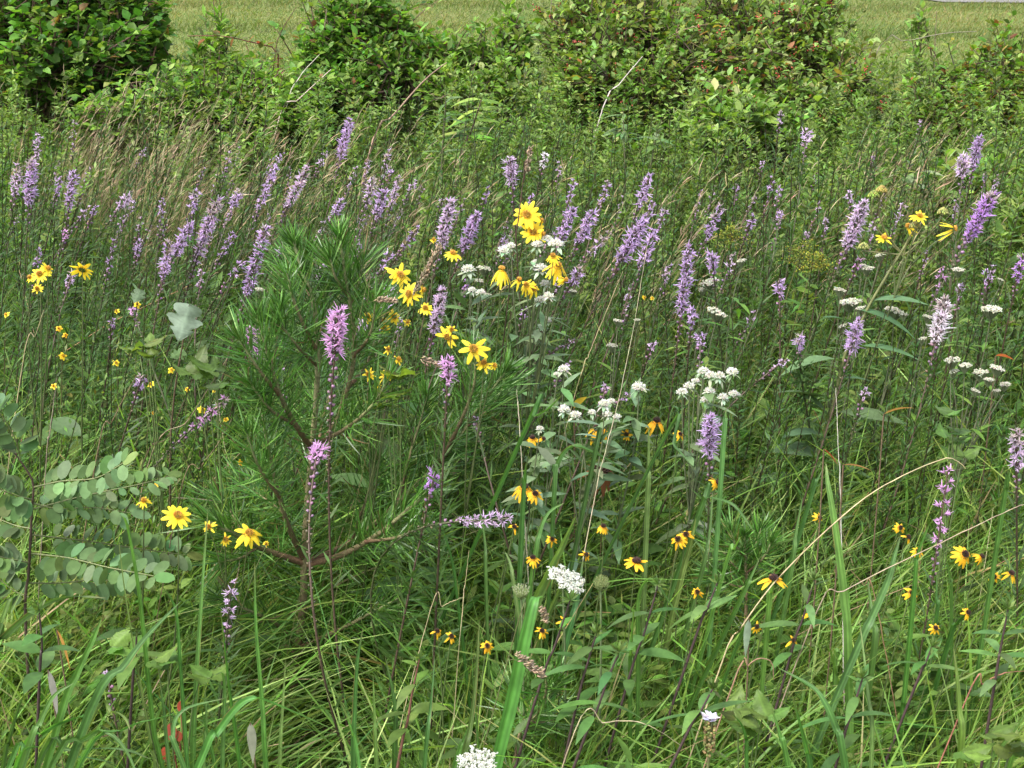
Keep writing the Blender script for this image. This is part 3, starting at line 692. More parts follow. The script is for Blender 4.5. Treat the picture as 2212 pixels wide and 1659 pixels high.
STARS = [
 # left side
 ('T1', 205, 1040, 185, 1320, 88, "thick lavender spike, broadest of the three clustered at the far left edge", LAV, 1.3),
 ('T1', 245, 870, 235, 1045, 50, "tall slim spike standing highest of the three clustered at the far left edge", PALEV, 1.0),
 ('T1', 115, 1070, 90, 1260, 66, "lavender spike leftmost of the three clustered at the far left edge", PALEV, 1.1),
 ('T1', 385, 1030, 330, 1185, 34, "thin faded spike right beside the cluster of three at the left edge", PALEV, .7),
 ('T1', 390, 1140, 365, 1260, 44, "short lavender spike between the left edge cluster and a fuller upright spike", LAV, .9),
 ('T1', 470, 1110, 440, 1345, 72, "full upright lavender spike second from the left edge in the main row", LAV, 1.1),
 ('T1', 620, 1320, 590, 1395, 46, "small twin headed spike's right tip, over yellow flowers at left", LAV, .9),
 ('T1', 565, 1335, 500, 1425, 50, "small leaning spike with its tip bent right, left of its twin", PALEV, .8),
 ('T1', 820, 1265, 755, 1350, 74, "short tufted spike with a bent head above the green left grass", PALEV, 1.0),
 ('T1', 840, 1225, 825, 1290, 30, "thin faded spike tip just behind the tufted bent head", PALEV, .6),
 ('T1', 425, 1490, 410, 1545, 52, "bright pink tip on a long dark stalk of closed buds at left", PINKV, 1.0),
 ('T1', 250, 1600, 230, 1750, 52, "narrow spike standing over the yellow flowers nearest the left edge", LAV, .8),
 ('T1', 480, 770, 470, 930, 36, "small faded spike alone among the tan grass at upper left", PALEV, .6),
 ('T1', 1045, 1280, 1030, 1425, 46, "slender single spike rising from the bluish grass, left of the dense row", LAV, .9),
 ('T1', 1265, 1230, 1225, 1375, 66, "lavender spike third in height at the left of the dense row", LAV, 1.0),
 ('T1', 1400, 1300, 1290, 1560, 88, "long leaning spike with the longest bloom of the dense left row", LAV, 1.1),
 ('T1', 1530, 1235, 1490, 1345, 74, "short bright spike topping a dark stalk in the dense left row", LAV, 1.2),
 ('T1', 1225, 1450, 1120, 1650, 84, "broad leaning spike low in the dense left row", LAV, 1.1),
 ('T1', 1340, 1440, 1255, 1700, 72, "long spike tucked under the longest bloom of the dense left row", PALEV, .9),
 ('T1', 1770, 1075, 1660, 1350, 66, "tall leaning spike right of the dense left row, with a bare gap near its tip", LAV, .8),
 ('T1', 1820, 985, 1775, 1050, 36, "small lone tip above the tall leaning spike at upper left", LAV, .9),
 ('T1', 1975, 1085, 1840, 1350, 76, "evenly clothed leaning spike left of the two tallest spikes", PALEV, 1.1),
 ('T1', 2100, 975, 2050, 1075, 40, "short spike beside the tallest spike of the left half", PALEV, .9),
 ('T2', 65, 775, 0, 1030, 74, "tallest spike of the left half, reaching up to the shrubs", LAV, 1.2),
 ('T1', 1710, 1465, 1580, 1900, 88, "very long full spike directly left of the pine sapling's tip", LAV, 1.0),
 ('T1', 1500, 1500, 1415, 1660, 56, "slim leaning spike between the dense row and the pine sapling", LAV, .8),
 ('T1', 2195, 1295, 2145, 1385, 70, "short lavender tuft over the pine sapling's left leader", LAV, 1.1),
 ('T1', 893, 1550, 878, 1650, 44, "small spike standing by itself in the green grass at left", LAV, .9),
 ('T1', 735, 1545, 695, 1740, 48, "narrow worn spike right of the yellow flowers at left", LAV, .6),
 ('T1', 1090, 1560, 1045, 1800, 78, "short broad spike at the left foot of the dense left row", LAV, 1.0),
 ('T1', 1310, 1085, 1285, 1155, 28, "tiny faded spike among tan grass above the dense left row", PALEV, .6),
 ('T1', 1480, 1025, 1435, 1115, 30, "tiny pale leaning spike in the tan grass, left of centre", PALEV, .6),
 ('T1', 1810, 1590, 1785, 1660, 50, "small tuft right beside the pine sapling's tip", LAV, .9),
 ('T1', 2110, 1400, 2050, 1510, 44, "pale worn spike behind the pine sapling's two leaders", PALEV, .7),
 ('M1', 1300, 100, 1285, 205, 50, "faint low spike at the foot of the dense left row", PALEV, .5),
 ('M1', 1565, 40, 1465, 175, 62, "leaning loose spike low between dense row and pine", LAV, .6),
 ('M1', 2065, 55, 2045, 175, 56, "faded spike seen between the pine sapling's two leaders", PALEV, .9),
 ('M1', 465, 125, 440, 205, 60, "pale tuft between the two clumps of yellow flowers at left", PALEV, .8),
 ('M1', 850, 345, 865, 390, 46, "tiny pinkish tuft low in the left weeds, near brown seed heads", PINKV, .7),
 ('M1', 725, 420, 720, 480, 46, "tiny purple tuft left of the pale lobed leaf", LAV, .7),
 ('M1', 915, 785, 885, 880, 76, "purple tuft beside a small yellow flower in the left weeds", LAV, 1.0),
 ('M1', 1475, 915, 1215, 1140, 70, "sprawling spike arching low over weeds left of the pine sapling", PINKV, .6),
 ('M1', 1610, 480, 1640, 690, 84, "pinkish spike poking out through the pine's left shoots", PINKV, 1.0),
 ('M1', 1800, 665, 1830, 905, 38, "sparse thin spike half hidden inside the pine's left shoots", PALEV, .5),
 ('M1', 2175, 375, 2150, 660, 138, "thickest pink purple spike, in front of the pine sapling's stem", PINKV, 1.0),
 ('M1', 2045, 1255, 2030, 1335, 120, "round purple tuft on a bud studded stalk in the middle of the pine", PINKV, 1.2),
 ('B1', 1490, 470, 1465, 740, 92, "pale flowering spike behind the pine's lowest left branch", PALEV, .5),
 ('B1', 690, 1040, 700, 1110, 44, "faint purple tuft low under the blue green leaf sprays", PALEV, .5),
 # centre
 ('T2', 105, 1075, 60, 1205, 42, "slim spike at the right foot of the tallest left spike", PALEV, .8),
 ('T2', 185, 1025, 165, 1135, 42, "slim faded spike second right of the tallest left spike", PALEV, .9),
 ('T2', 312, 970, 275, 1135, 46, "slim high spike third right of the tallest left spike", PALEV, .7),
 ('T2', 328, 1085, 318, 1130, 42, "small bright tuft pressed against a slim high spike", LAV, 1.0),
 ('T2', 212, 1160, 165, 1325, 70, "broad pale spike behind a brighter one, over the pine sapling's right leader", PALEV, 1.1),
 ('T2', 280, 1235, 230, 1405, 82, "bright full spike over the pine sapling's right leader", LAV, 1.1),
 ('T2', 380, 1135, 320, 1350, 54, "long slim spike close right of the bright full one over the pine", PALEV, .9),
 ('T2', 485, 1160, 440, 1245, 46, "short leaning spike at the right end of the row over the pine", PALEV, .8),
 ('T2', 395, 1345, 355, 1440, 36, "thin short spike below the right end of the row over the pine", LAV, .8),
 ('T2', 130, 1405, 120, 1475, 36, "tiny spike low behind the pine sapling's right leader", LAV, .8),
 ('T2', 135, 1560, 120, 1610, 40, "tiny tuft touching the top of the pine sapling's right leader", LAV, .8),
 ('T2', 655, 1280, 645, 1320, 30, "tiny dull tip left above the long central spike", PALEV, .7),
 ('T2', 950, 1215, 925, 1305, 42, "small spike left of the big yellow flowers, behind", LAV, .8),
 ('T2', 505, 1465, 400, 1605, 60, "strongly leaning worn spike between pine and long central spike", LAV, .6),
 ('T2', 715, 1295, 640, 1610, 92, "long central spike rising behind a drooping yellow flower", PALEV, 1.1),
 ('T2', 885, 1375, 790, 1610, 92, "bright central spike left of the big yellow flowers", LAV, 1.2),
 ('T2', 1095, 1030, 1108, 1205, 90, "pale topped thick spike straight above the big yellow flowers", PALEV, 1.2),
 ('T2', 1322, 985, 1300, 1085, 56, "whitish loose spike right of the dark dead seed stalk", (.66, .6, .7), .8),
 ('T2', 1412, 1045, 1402, 1135, 42, "short pale spike second right of the dark dead seed stalk", PALEV, .9),
 ('T2', 1235, 1255, 1220, 1325, 46, "small spike peeping over the top yellow flower", LAV, .8),
 ('T2', 1505, 1155, 1455, 1350, 46, "upper half of a slim spike, right of the big yellow flowers", LAV, .9),
 ('T2', 1500, 1345, 1420, 1560, 78, "full lower spike right of the big yellow flowers", LAV, 1.0),
 ('T2', 1420, 1470, 1330, 1580, 62, "leaning spike touching the right edge of the yellow flowers", LAV, .7),
 ('T2', 1625, 1375, 1530, 1565, 84, "broad leaning spike third right of the big yellow flowers", LAV, 1.1),
 ('T2', 1725, 1165, 1678, 1315, 52, "slim high spike above the broad leaning one, right of centre", LAV, .9),
 ('T2', 1990, 1135, 1915, 1345, 72, "tall full spike above the big right centre cluster", LAV, 1.1),
 ('T2', 2015, 1295, 1960, 1440, 52, "slim spike at the top of the big right centre cluster", LAV, .9),
 ('T2', 2095, 1345, 2050, 1460, 58, "spike at the right shoulder of the big right centre cluster", PALEV, .9),
 ('T2', 1950, 1425, 1795, 1690, 105, "heavy bright spike making the left of the big right centre cluster", LAV, 1.2),
 ('T2', 2020, 1490, 1930, 1720, 86, "bright spike making the front of the big right centre cluster", LAV, 1.1),
 ('T2', 1735, 1495, 1590, 1645, 62, "loose leaning spike left of the big right centre cluster", PALEV, .8),
 ('T2', 1060, 1535, 1040, 1600, 46, "small tuft left of the white mint under the yellow flowers", LAV, .8),
 ('M2', 320, 0, 260, 110, 66, "leaning tuft above the three tilted yellow flowers", LAV, .9),
 ('M2', 175, 120, 175, 245, 66, "worn pale spike right of the pine sapling's right leader", PALEV, .6),
 ('M2', 315, 230, 285, 385, 84, "pale fluffy spike crossed by a tan grass head", PALEV, 1.0),
 ('M2', 165, 425, 125, 500, 66, "pale tuft beside little yellow flowers right of the pine's leader", PALEV, .7),
 ('M2', 655, 240, 600, 510, 92, "long whitish purple spike right of the lowest tilted yellow flower", PALEV, 1.0),
 ('M2', 390, 425, 375, 510, 46, "small purple tuft on a dark stalk under a yellow flower", LAV, .7),
 ('M2', 885, 565, 880, 660, 74, "pink tuft in front of a two petalled yellow flower", PINKV, .9),
 ('M2', 698, 680, 690, 830, 104, "near pink purple spike between the pine's two right shoots", PINKV, 1.1),
 ('M2', 605, 1420, 580, 1535, 104, "near purple tuft at the end of the pine's long right branch", DEEP, 1.0),
 ('M2', 1545, 105, 1480, 205, 76, "bright tuft leaning right from the white mint cluster", LAV, 1.0),
 ('M2', 1410, 160, 1385, 235, 50, "dull tuft behind the right edge of the white mint cluster", PALEV, .7),
 ('M2', 1865, 205, 1838, 380, 56, "slender spike under the big right centre cluster, crossed by a straw", PALEV, .7),
 ('M2', 2115, 75, 2085, 190, 60, "pale spike between the big cluster and the longest right centre spike", PALEV, .8),
 ('M2', 1195, 345, 1175, 415, 54, "small purple tuft in weeds below the white mint cluster", LAV, .7),
 ('M2', 1520, 550, 1405, 610, 40, "faint leaning spike in the weeds right of centre", PALEV, .6),
 ('M2', 2015, 570, 2000, 610, 56, "dull tuft in the weeds left of a leaning dark stalk", PALEV, .6),
 ('M2', 1715, 850, 1705, 880, 46, "pale tuft beside the small white mint head in the middle", PALEV, .6),
 ('M2', 1470, 700, 1425, 770, 50, "dull tuft just above a small white mint flower", PALEV, .6),
 ('M2', 870, 1045, 880, 1095, 34, "tiny purple tuft caught among the pine's right needles", LAV, .6),
 ('M2', 828, 165, 805, 225, 46, "small dark purple tuft under a round white mint head", DEEP, .7),
 ('M2', 1870, 900, 1800, 945, 30, "tiny leaning tuft below the small white mint head in the middle", LAV, .5),
 ('B2', 1090, 55, 745, 75, 90, "ragged spike lying almost flat, behind straw right of the pine", PALEV, .8),
 # right side
 ('T3', 652, 715, 640, 795, 50, "pale little tip on the highest dark stalk before the right shrubs", PALEV, .7),
 ('T3', 815, 845, 805, 935, 74, "round lavender tip on a tall leaf ringed stalk before the shrubs", PALEV, 1.0),
 ('T3', 592, 1145, 560, 1295, 36, "thin spike halfway down in front of the tall stalks at right", LAV, .8),
 ('T3', 642, 1210, 628, 1280, 46, "small purple tip right beside a thin spike, before the right weeds", LAV, .8),
 ('T3', 532, 1040, 525, 1075, 30, "tiny pale dot of a spike left of the tall stalks at right", PALEV, .6),
 ('T3', 366, 1185, 360, 1235, 36, "tiny spike beside the drooping tan grass right of centre", LAV, .8),
 ('T3', 882, 1105, 858, 1190, 28, "thin dull spike right of the tall leaf ringed stalk", PALEV, .6),
 ('T3', 262, 1330, 165, 1540, 70, "long leaning lavender spike alone left of the yellow goldenrod", LAV, 1.0),
 ('T3', 475, 1385, 440, 1475, 56, "short spike over the left edge of the yellow goldenrod", LAV, .8),
 ('M3', 60, -40, 5, 400, 92, "longest spike of the right half, left of a round headed one", LAV, 1.0),
 ('M3', 205, 10, 215, 115, 90, "round headed bright spike close right of the longest right spike", LAV, 1.1),
 ('T3', 640, 1365, 636, 1415, 46, "tiny tuft above the yellow goldenrod", LAV, .7),
 ('T3', 820, 1490, 812, 1530, 40, "tiny dull tuft at the right edge of the yellow goldenrod", PALEV, .7),
 ('T3', 942, 1395, 930, 1485, 40, "slim worn spike between goldenrod and a thick double spike", PALEV, .8),
 ('T3', 905, 1285, 868, 1400, 34, "thin leaning spike behind, left of the thick double spike", PALEV, .8),
 ('T3', 1088, 1240, 1092, 1300, 56, "small head on top, behind the thick double spike at right", PALEV, .9),
 ('T3', 1185, 1305, 1065, 1605, 108, "thick double spike left of the ragged yellow flowers", PALEV, 1.2),
 ('T3', 1242, 1435, 1220, 1545, 52, "narrow pale spike close right of the thick double spike", PALEV, .7),
 ('T3', 1432, 1315, 1385, 1445, 52, "pale spike rising left behind the ragged yellow flowers' top bloom", PALEV, .8),
 ('T3', 1925, 885, 1882, 1090, 76, "tallest spike at right, standing behind a whitish round one", LAV, 1.2),
 ('T3', 1822, 1015, 1812, 1150, 104, "whitish bristly round spike left of the tallest right one", PALEV, 1.1),
 ('T3', 1965, 1115, 1955, 1175, 32, "tiny spike far behind, right of the whitish round spike", LAV, .8),
 ('T3', 2045, 1130, 1995, 1290, 40, "thin dull spike behind the biggest vivid spike at right", PALEV, .9),
 ('T3', 2000, 1260, 1840, 1550, 140, "biggest vivid purple spike, near the right edge", DEEP, 1.1),
 ('T3', 1246, 1010, 1240, 1025, 30, "tiny magenta dot of bloom in the tan grass before the right shrubs", DEEP, .8),
 ('T3', 1548, 770, 1542, 800, 28, "tiny pale bloom against the dark hollow of the right shrubs", PALEV, .6),
 ('T3', 1775, 1295, 1770, 1400, 38, "thin dull spike between the stalks of the tallest right pair", PALEV, .6),
 ('M3', 345, 0, 300, 135, 60, "dull leaning spike under the yellow goldenrod", PALEV, .7),
 ('M3', 638, 165, 640, 275, 84, "bright round tip on a strongly slanting leafy stalk", LAV, 1.1),
 ('M3', 82, 355, 70, 475, 74, "short spike at the foot of the longest right spike", LAV, 1.0),
 ('M3', 132, 525, 130, 605, 78, "small bright tuft above the big white mint cluster", LAV, .9),
 ('M3', 770, 540, 768, 605, 70, "small bright tuft right of the big white mint cluster, on a dark stalk", LAV, 1.0),
 ('M3', 490, 360, 415, 490, 44, "dull worn spike behind the strongly slanting stalk", PALEV, .6),
 ('M3', 690, 675, 600, 740, 46, "loose few flowered spike nodding over weeds right of the big white mint", PALEV, .5),
 ('M3', 1150, 435, 1090, 645, 104, "loose bright spike in front of the large leaved rosinweed", LAV, .9),
 ('M3', 1165, 20, 1130, 100, 62, "pink tuft at the top of the large leaved rosinweed's stem", PINKV, .8),
 ('M3', 1700, 300, 1640, 585, 132, "silvery white spike fading to lilac at its foot, at right", (.58, .52, .60), .9),
 ('M3', 1695, 80, 1650, 230, 62, "dark worn spike straight above the silvery white one", PINKV, .5),
 ('M3', 1805, 190, 1788, 290, 56, "faded spike right above the silvery white one", PALEV, .8),
 ('M3', 1965, 100, 1958, 215, 60, "bright spike crossing a dull one over the right flat white flowers", LAV, .9),
 ('M3', 2015, 80, 1990, 180, 50, "dull spike leaning behind its bright neighbour near the right edge", PALEV, .8),
 ('M3', 2200, 20, 2165, 175, 76, "spike cut by the right edge of the picture, over dark leaves", DEEP, 1.0),
 ('M3', 195, 1055, 190, 1305, 128, "near thick lilac spike right under the big white mint cluster", LAV, 1.0),
 ('M3', 2165, 1145, 2165, 1385, 110, "near spike with curling white styles at the right edge", PALEV, .8),
 ('M3', 1725, 1380, 1650, 1915, 105, "near loose pinkish spike with bare brown top by the arching straw", PINKV, .35),
 ('M3', 1195, 865, 1175, 930, 50, "small dull tuft behind the large leaved rosinweed's lower stem", PALEV, .6),
]
r2 = np.random.default_rng(5)
for k in range(34):      # slim pale ones massed in the middle distance
    if k < 20: x0, y0 = r2.uniform(90, 2150), r2.uniform(930, 1420); t0 = 'T1'
    else: x0, y0 = r2.uniform(100, 2100), r2.uniform(1080, 1640); t0 = 'T2' if k < 28 else 'T3'
    ln = r2.uniform(60, 190)
    STARS.append((t0, x0, y0, x0 - ln * r2.uniform(.15, .5), y0 + ln, r2.uniform(26, 38), "one of the slim faded far spikes in the %s" % ("tan grass left of centre" if k < 20 else "weeds behind the big yellow daisies" if k < 28 else "weeds at right"), PALEV, r2.uniform(.5, .8)))
for s_ in STARS:
    t_, x0, y0, x1, y1, w_, lab, c_, de = s_
    blazing_star(t_, x0, y0, x1, y1, w_, lab, c_, de, arch=(lab.startswith("sprawling") or lab.startswith("ragged")))

# ------------------------------------------------------------------ daisies: rosinweed, small coreopsis, black-eyed susan
YEL, ORA = (.86, .70, .03), (.88, .54, .02)
def daisy(parent, org, P, face, R, npet, wid, droop, col, disc, dcol, dh, sepal=True, missing=0.0):
    """one flower head: ray petals (part) with its disc (sub-part) and green cup"""
    a, b, c = frames(np.asarray(face, float)[None]); a, b, c = a[0], b[0], c[0]
    th = (np.arange(npet) + rng.normal(0, .13, npet)) / npet * 6.283
    if missing: th = th[rng.random(npet) > missing]
    m = len(th)
    out = np.cos(th)[:, None] * a + np.sin(th)[:, None] * b
    d = nrm(out + c * (.22 - droop * .9 + rng.normal(0, .17, (m, 1))))
    g = G(); L = R * (.82 + .25 * rng.random(m))
    ribbons(g, P + out * disc * .75, d, L - disc * .6, wid * R * (.85 + .3 * rng.random(m)), -c * (L * (.12 + droop))[:, None] + rng.normal(0, .05, (m, 3)) * R, np.cross(c, out), vary(np.array(col) * (.97, .74, .8), m, .1, .04), 6, 'petal', .22, vary(np.array(col) * (1.02, 1.06, 1.6), m, .06, .03))
    fh = g.build("flower_head", M_PETAL, parent, org)
    g = G(); k = 46
    i = np.arange(k); r = disc * np.sqrt((i + .5) / k); q = i * 2.4
    hh = dh * np.sqrt(np.clip(1 - (r / disc) ** 2 * .92, .05, 1))
    pp = P + (np.cos(q) * r)[:, None] * a + (np.sin(q) * r)[:, None] * b
    dir_ = nrm(c + .6 * (np.cos(q) * r / disc)[:, None] * a + .6 * (np.sin(q) * r / disc)[:, None] * b)
    buds(g, pp, dir_, hh + .003, disc * .2, vary(dcol, k, .25, .1))
    g.build("disc", M_BUD, fh, org)
    if sepal:
        g = G(); m = 12; th = np.arange(m) / m * 6.283
        out = np.cos(th)[:, None] * a + np.sin(th)[:, None] * b
        ribbons(g, P - c * disc * .7 + out * disc * .2, nrm(out + c * .25), disc * 1.9, disc * .75, c * disc * .25, np.cross(c, out), vary((.09, .14, .04), m), 3, 'leaf', .15)
        g.build("sepals", M_LEAF, fh, org)

def plant_stem(root, base, heads, r=.003, col=(.07, .09, .03), split=.45, leaves=None):
    g = G(); H = np.mean(heads, 0)
    fork = base + (H - base) * split; fork[2] = base[2] + (min(h[2] for h in heads) - base[2]) * max(split, .3)
    main = bez(base, base + (fork - base) * .5 + rng.normal(0, .01, 3), fork, 8)
    tubes(g, main, np.linspace(r, r * .8, 8), col, 5)
    for h in heads:
        mid = (fork + h) / 2 + np.array([rng.normal(0, .01), rng.normal(0, .01), .02 + .0 * r])
        mid[2] = max(mid[2], fork[2])
        tubes(g, bez(fork, mid, h, 8), np.linspace(r * .7, r * .4, 8), col, 5)
    g.build("stem", M_STEM, root, base)
    return main, fork

def pair_leaves(root, org, pts, dirs, L, W, col, name="leaf", droop=.25, mat=None):
    for P, d in zip(pts, dirs):
        g = G(); d = np.asarray(d, float)
        l = L * (.8 + .4 * rng.random())
        ribbons(g, P, d, l, W * l / L, np.array([0, 0, -l * droop * (.4 + rng.random())]), np.cross(d, (0, 0, 1.0)) + rng.normal(0, .25, 3), vary(col, 1, .15), 6, 'leaf', .22)
        g.build(name, mat or M_LEAF, root, org)

CAMDIR = np.array([0, -1.0, .35])
def rosinweed(label, heads, base_px=None, group="rosinweeds", leafL=.10, leafn=6, mat=None, npet=12, wid=.30, col=YEL, cat="yellow flower", name="rosinweed", dcol=(.45, .24, .03), discf=.2, split=.62, z=None, dh=.006, leafpts=None, dY=0):
    P = []
    for h in heads:
        p = T(h[0], h[1], h[2]); Y = y_for(p[1], z if z is not None else zdef(p[1]) + .02) + dY
        P.append(at(p, Y))
    Y0 = np.mean([q[1] for q in P])
    P = [at(T(h[0], h[1], h[2]), Y0 + rng.normal(0, .03)) for h in heads]
    m = np.mean(P, 0)
    base = np.array([m[0] - .12 * m[2] if base_px is None else at((base_px, 900), Y0)[0], Y0 + .03, 0])
    root = thing(name, label, cat, base, group)
    main, fork = plant_stem(root, base, [q - np.array([0, 0, .004]) for q in P], .0024, split=split)
    for h, q in zip(heads, P):
        R = h[3] * K / ppm(q) * .57
        face = np.array(h[4] if len(h) > 4 else (rng.normal(0, .25), -.75, .6), float)
        mi = h[5] if len(h) > 5 else 0
        daisy(root, base, q, face, R, npet, wid, h[6] if len(h) > 6 else .12, col, R * discf, dcol, dh, missing=mi)
    if leafn:
        i = np.linspace(2, 7, leafn).astype(int); az = rng.random() * 6 + np.arange(leafn) * 2.4
        pair_leaves(root, base, main[i], np.stack([np.cos(az), np.sin(az) * .7, .35 + 0 * az], 1), leafL, leafL * .36, (.07, .13, .04), mat=mat)
    return root

rosinweed("rosinweed holding two large yellow daisies facing out, above the white mint cluster", [('T2', 1200, 1378, 172, (-.05, -.85, .5)), ('T2', 1240, 1492, 156, (.1, -.8, .55)), ('T2', 1290, 1420, 90, (.9, .3, .2)), ('T2', 1300, 1500, 70, (.8, -.2, -.1))])
rosinweed("rosinweed with one cupped yellow flower left of the white mint cluster, before a long spike", [('T2', 725, 1630, 110, (.1, -.3, .95), 0, .3), ('T2', 600, 1545, 40, (.2, -.5, .8))], leafn=4)
rosinweed("rosinweed with three tilted yellow daisies stepping down right of the pine's leaders", [('M2', 385, 135, 160, (.35, -.6, .7)), ('M2', 445, 255, 140, (-.5, -.7, .4)), ('M2', 550, 350, 100, (-.2, -.55, .8)), ('M2', 530, 230, 80, (.9, -.1, .1))])
rosinweed("rosinweed with a drooping yellow flower seen from the side under the left mint heads", [('M2', 1040, 100, 130, (.1, -.05, 1), 0, .9), ('M2', 1150, 170, 90, (.2, -.2, .8), .4, .6)], leafn=4)
rosinweed("rosinweed with a ragged heap of yellow flowers right of the white mint cluster", [('M2', 1400, 75, 150, (.2, -.4, .8), .1, .7), ('M2', 1370, 15, 90, (-.2, -.5, .8), 0, .5), ('M2', 1445, 165, 70, (.5, -.3, .2), .3, .8), ('M2', 1200, 200, 100, (-.3, -.6, .6), .2, .4), ('M2', 1245, 225, 110, (.3, -.7, .5), .3, .4)], leafn=5)
rosinweed("rosinweed with small yellow flowers clustered close right of the pine's right leader", [('M2', 180, 405, 74, (-.1, -.7, .6)), ('M2', 290, 430, 70, (-.6, -.5, .6)), ('M2', 345, 405, 90, (.4, -.7, .3)), ('M2', 290, 480, 66, (0, -.8, .4)), ('M2', 430, 440, 50, (.5, -.5, .5))], npet=8, wid=.42)
rosinweed("rosinweed with widely parted yellow petals below the long whitish purple spike", [('M2', 690, 535, 150, (.1, -.7, .6), .3), ('M2', 715, 490, 80, (.2, -.6, .6), .3)], npet=9, leafn=4)
rosinweed("rosinweed with few broad yellow petals around a pink tuft above the pine's right shoots", [('M2', 855, 610, 185, (.1, -.75, .55), .25), ('M2', 925, 705, 110, (0, -.5, .8), .1), ('M2', 990, 720, 60, (.4, -.5, .5))], npet=10, leafn=4)
rosinweed("rosinweed with a pair of small torn yellow flowers beside a dark stalk over the pine", [('M2', 310, 615, 66, (0, -.7, .6), .3), ('M2', 372, 680, 70, (.4, -.5, .6), .3), ('M2', 185, 775, 80, (-.2, -.7, .5), .2), ('M2', 295, 785, 90, (.2, -.6, .5), .2), ('M2', 245, 845, 40, (0, -.7, .6))], npet=8, leafn=4)
rosinweed("rosinweed with a wide yellow flower seen from behind, near the left edge", [('M1', 528, 100, 136, (.1, .75, .5)), ], leafn=3)
rosinweed("rosinweed with two clustered yellow flowers closest to the left edge", [('M1', 255, 130, 120, (-.1, -.6, .7), .1), ('M1', 305, 95, 80, (.8, -.2, .6)), ('M1', 195, 155, 60, (-.4, -.4, .8)), ('M1', 240, 225, 70, (0, -.6, .5), .2)], leafn=3)
rosinweed("rosinweed with one bright open yellow flower over the lowest left pine branch", [('B1', 1140, 35, 175, (.3, -.55, .75), .15), ], leafn=3)
rosinweed("rosinweed with one cupped yellow flower under the blue green leaf sprays' tip", [('M1', 925, 1590, 90, (.1, -.4, .9), .2, .3)], leafn=3, dY=.1)
rosinweed("rosinweed with yellow petals scattered behind the lowest left pine branch", [('B1', 1345, 110, 90, (-.3, -.6, .6), .3), ('B1', 1450, 190, 80, (.2, -.6, .4), .3), ('B1', 1600, 150, 170, (.2, -.4, .7), .3, .4), ('B1', 1710, 220, 40, (.2, -.6, .4), .3)], leafn=3, dY=.25)
# the big rosinweed at the right with large leaves
big = rosinweed("large leaved rosinweed with ragged half dead yellow flowers, tallest yellow plant at right", [('T3', 1540, 1390, 110, (.1, -.4, .85), .35), ('T3', 1310, 1530, 108, (.1, -.45, .85), .45), ('T3', 1470, 1455, 90, (-.5, -.3, .5), .55, .8), ('T3', 1760, 1470, 120, (.8, -.1, .2), .6, .9)], base_px=1690, leafn=0, dY=-.1, split=.88)
bb = np.array(big.location); Yb = bb[1]
for q, c_ in ((('T3', 1295, 1230), (.22, .18, .04)), (('T3', 1245, 1262), (.14, .18, .03)), (('T3', 1690, 1370), (.18, .19, .05)), (('T3', 1510, 1460), (.15, .15, .04)), (('T3', 1180, 1595), (.17, .18, .05))):
    P = at(T(*q), Yb - .02); g = G()
    i = np.arange(40); r = .011 * np.sqrt(i / 40); th = i * 2.4
    buds(g, P + np.stack([np.cos(th) * r, np.sin(th) * r, .010 * (1 - (r / .011) ** 2) - .004], 1), np.array([0, -.3, 1.0]), .008, .0026, vary(c_, 40, .3))
    th = np.arange(10) * .628; o3 = np.stack([np.cos(th), np.sin(th), .35 + 0 * th], 1)
    ribbons(g, P - np.array([0, 0, .006]), o3, .018, .007, np.zeros(3), np.cross(o3, (0, 0, 1.0)), vary((.12, .17, .05), 10), 3, 'leaf', .2)
    a0_ = at(T('T3', 1440, 1640), Yb); tubes(g, bez(a0_, np.array([P[0] - .01, Yb, (a0_[2] + P[2]) / 2]), P - np.array([0, 0, .006]), 8), np.linspace(.0018, .0012, 8), (.13, .13, .05), 5)
    g.build("seed_head", M_BUD, big, bb)
for (q, dx, dz, l) in [(('M3', 1230, 300), 1.0, .25, .14), (('M3', 1160, 360), 1.0, -.1, .11), (('M3', 1170, 590), 1, .05, .15), (('M3', 1045, 690), -1, .35, .15), (('M3', 975, 940), -1, .45, .16), (('M3', 960, 1060), -.6, .9, .12), (('M3', 1030, 1015), 1, .05, .14),
                    (('M3', 920, 1160), -1, .4, .13), (('M3', 890, 1290), -1, .5, .14), (('M3', 830, 1440), -1, .4, .15), (('M3', 1040, 800), .8, .2, .08), (('M3', 960, 1340), .9, -.1, .10), (('M3', 1130, 450), -1, .5, .12)]:
    P = at(T(*q), Yb); pair_leaves(big, bb, [P], [(dx, -.35, dz)], l * .9, l * .30, (.075, .135, .06), droop=.3, mat=M_MATT)
g = G(); pth = poly([bb, at(T('M3', 820, 1500), Yb), at(T('M3', 960, 1060), Yb), at(T('M3', 1060, 650), Yb), at(T('M3', 1170, 430), Yb), at(T('M3', 1240, 290), Yb), at(T('T3', 1460, 1560), Yb), at(T('T3', 1520, 1470), Yb)], 24)
tubes(g, pth, np.linspace(.0045, .0022, 24), (.13, .14, .05), 6); g.build("stem", M_STEM, big, bb)

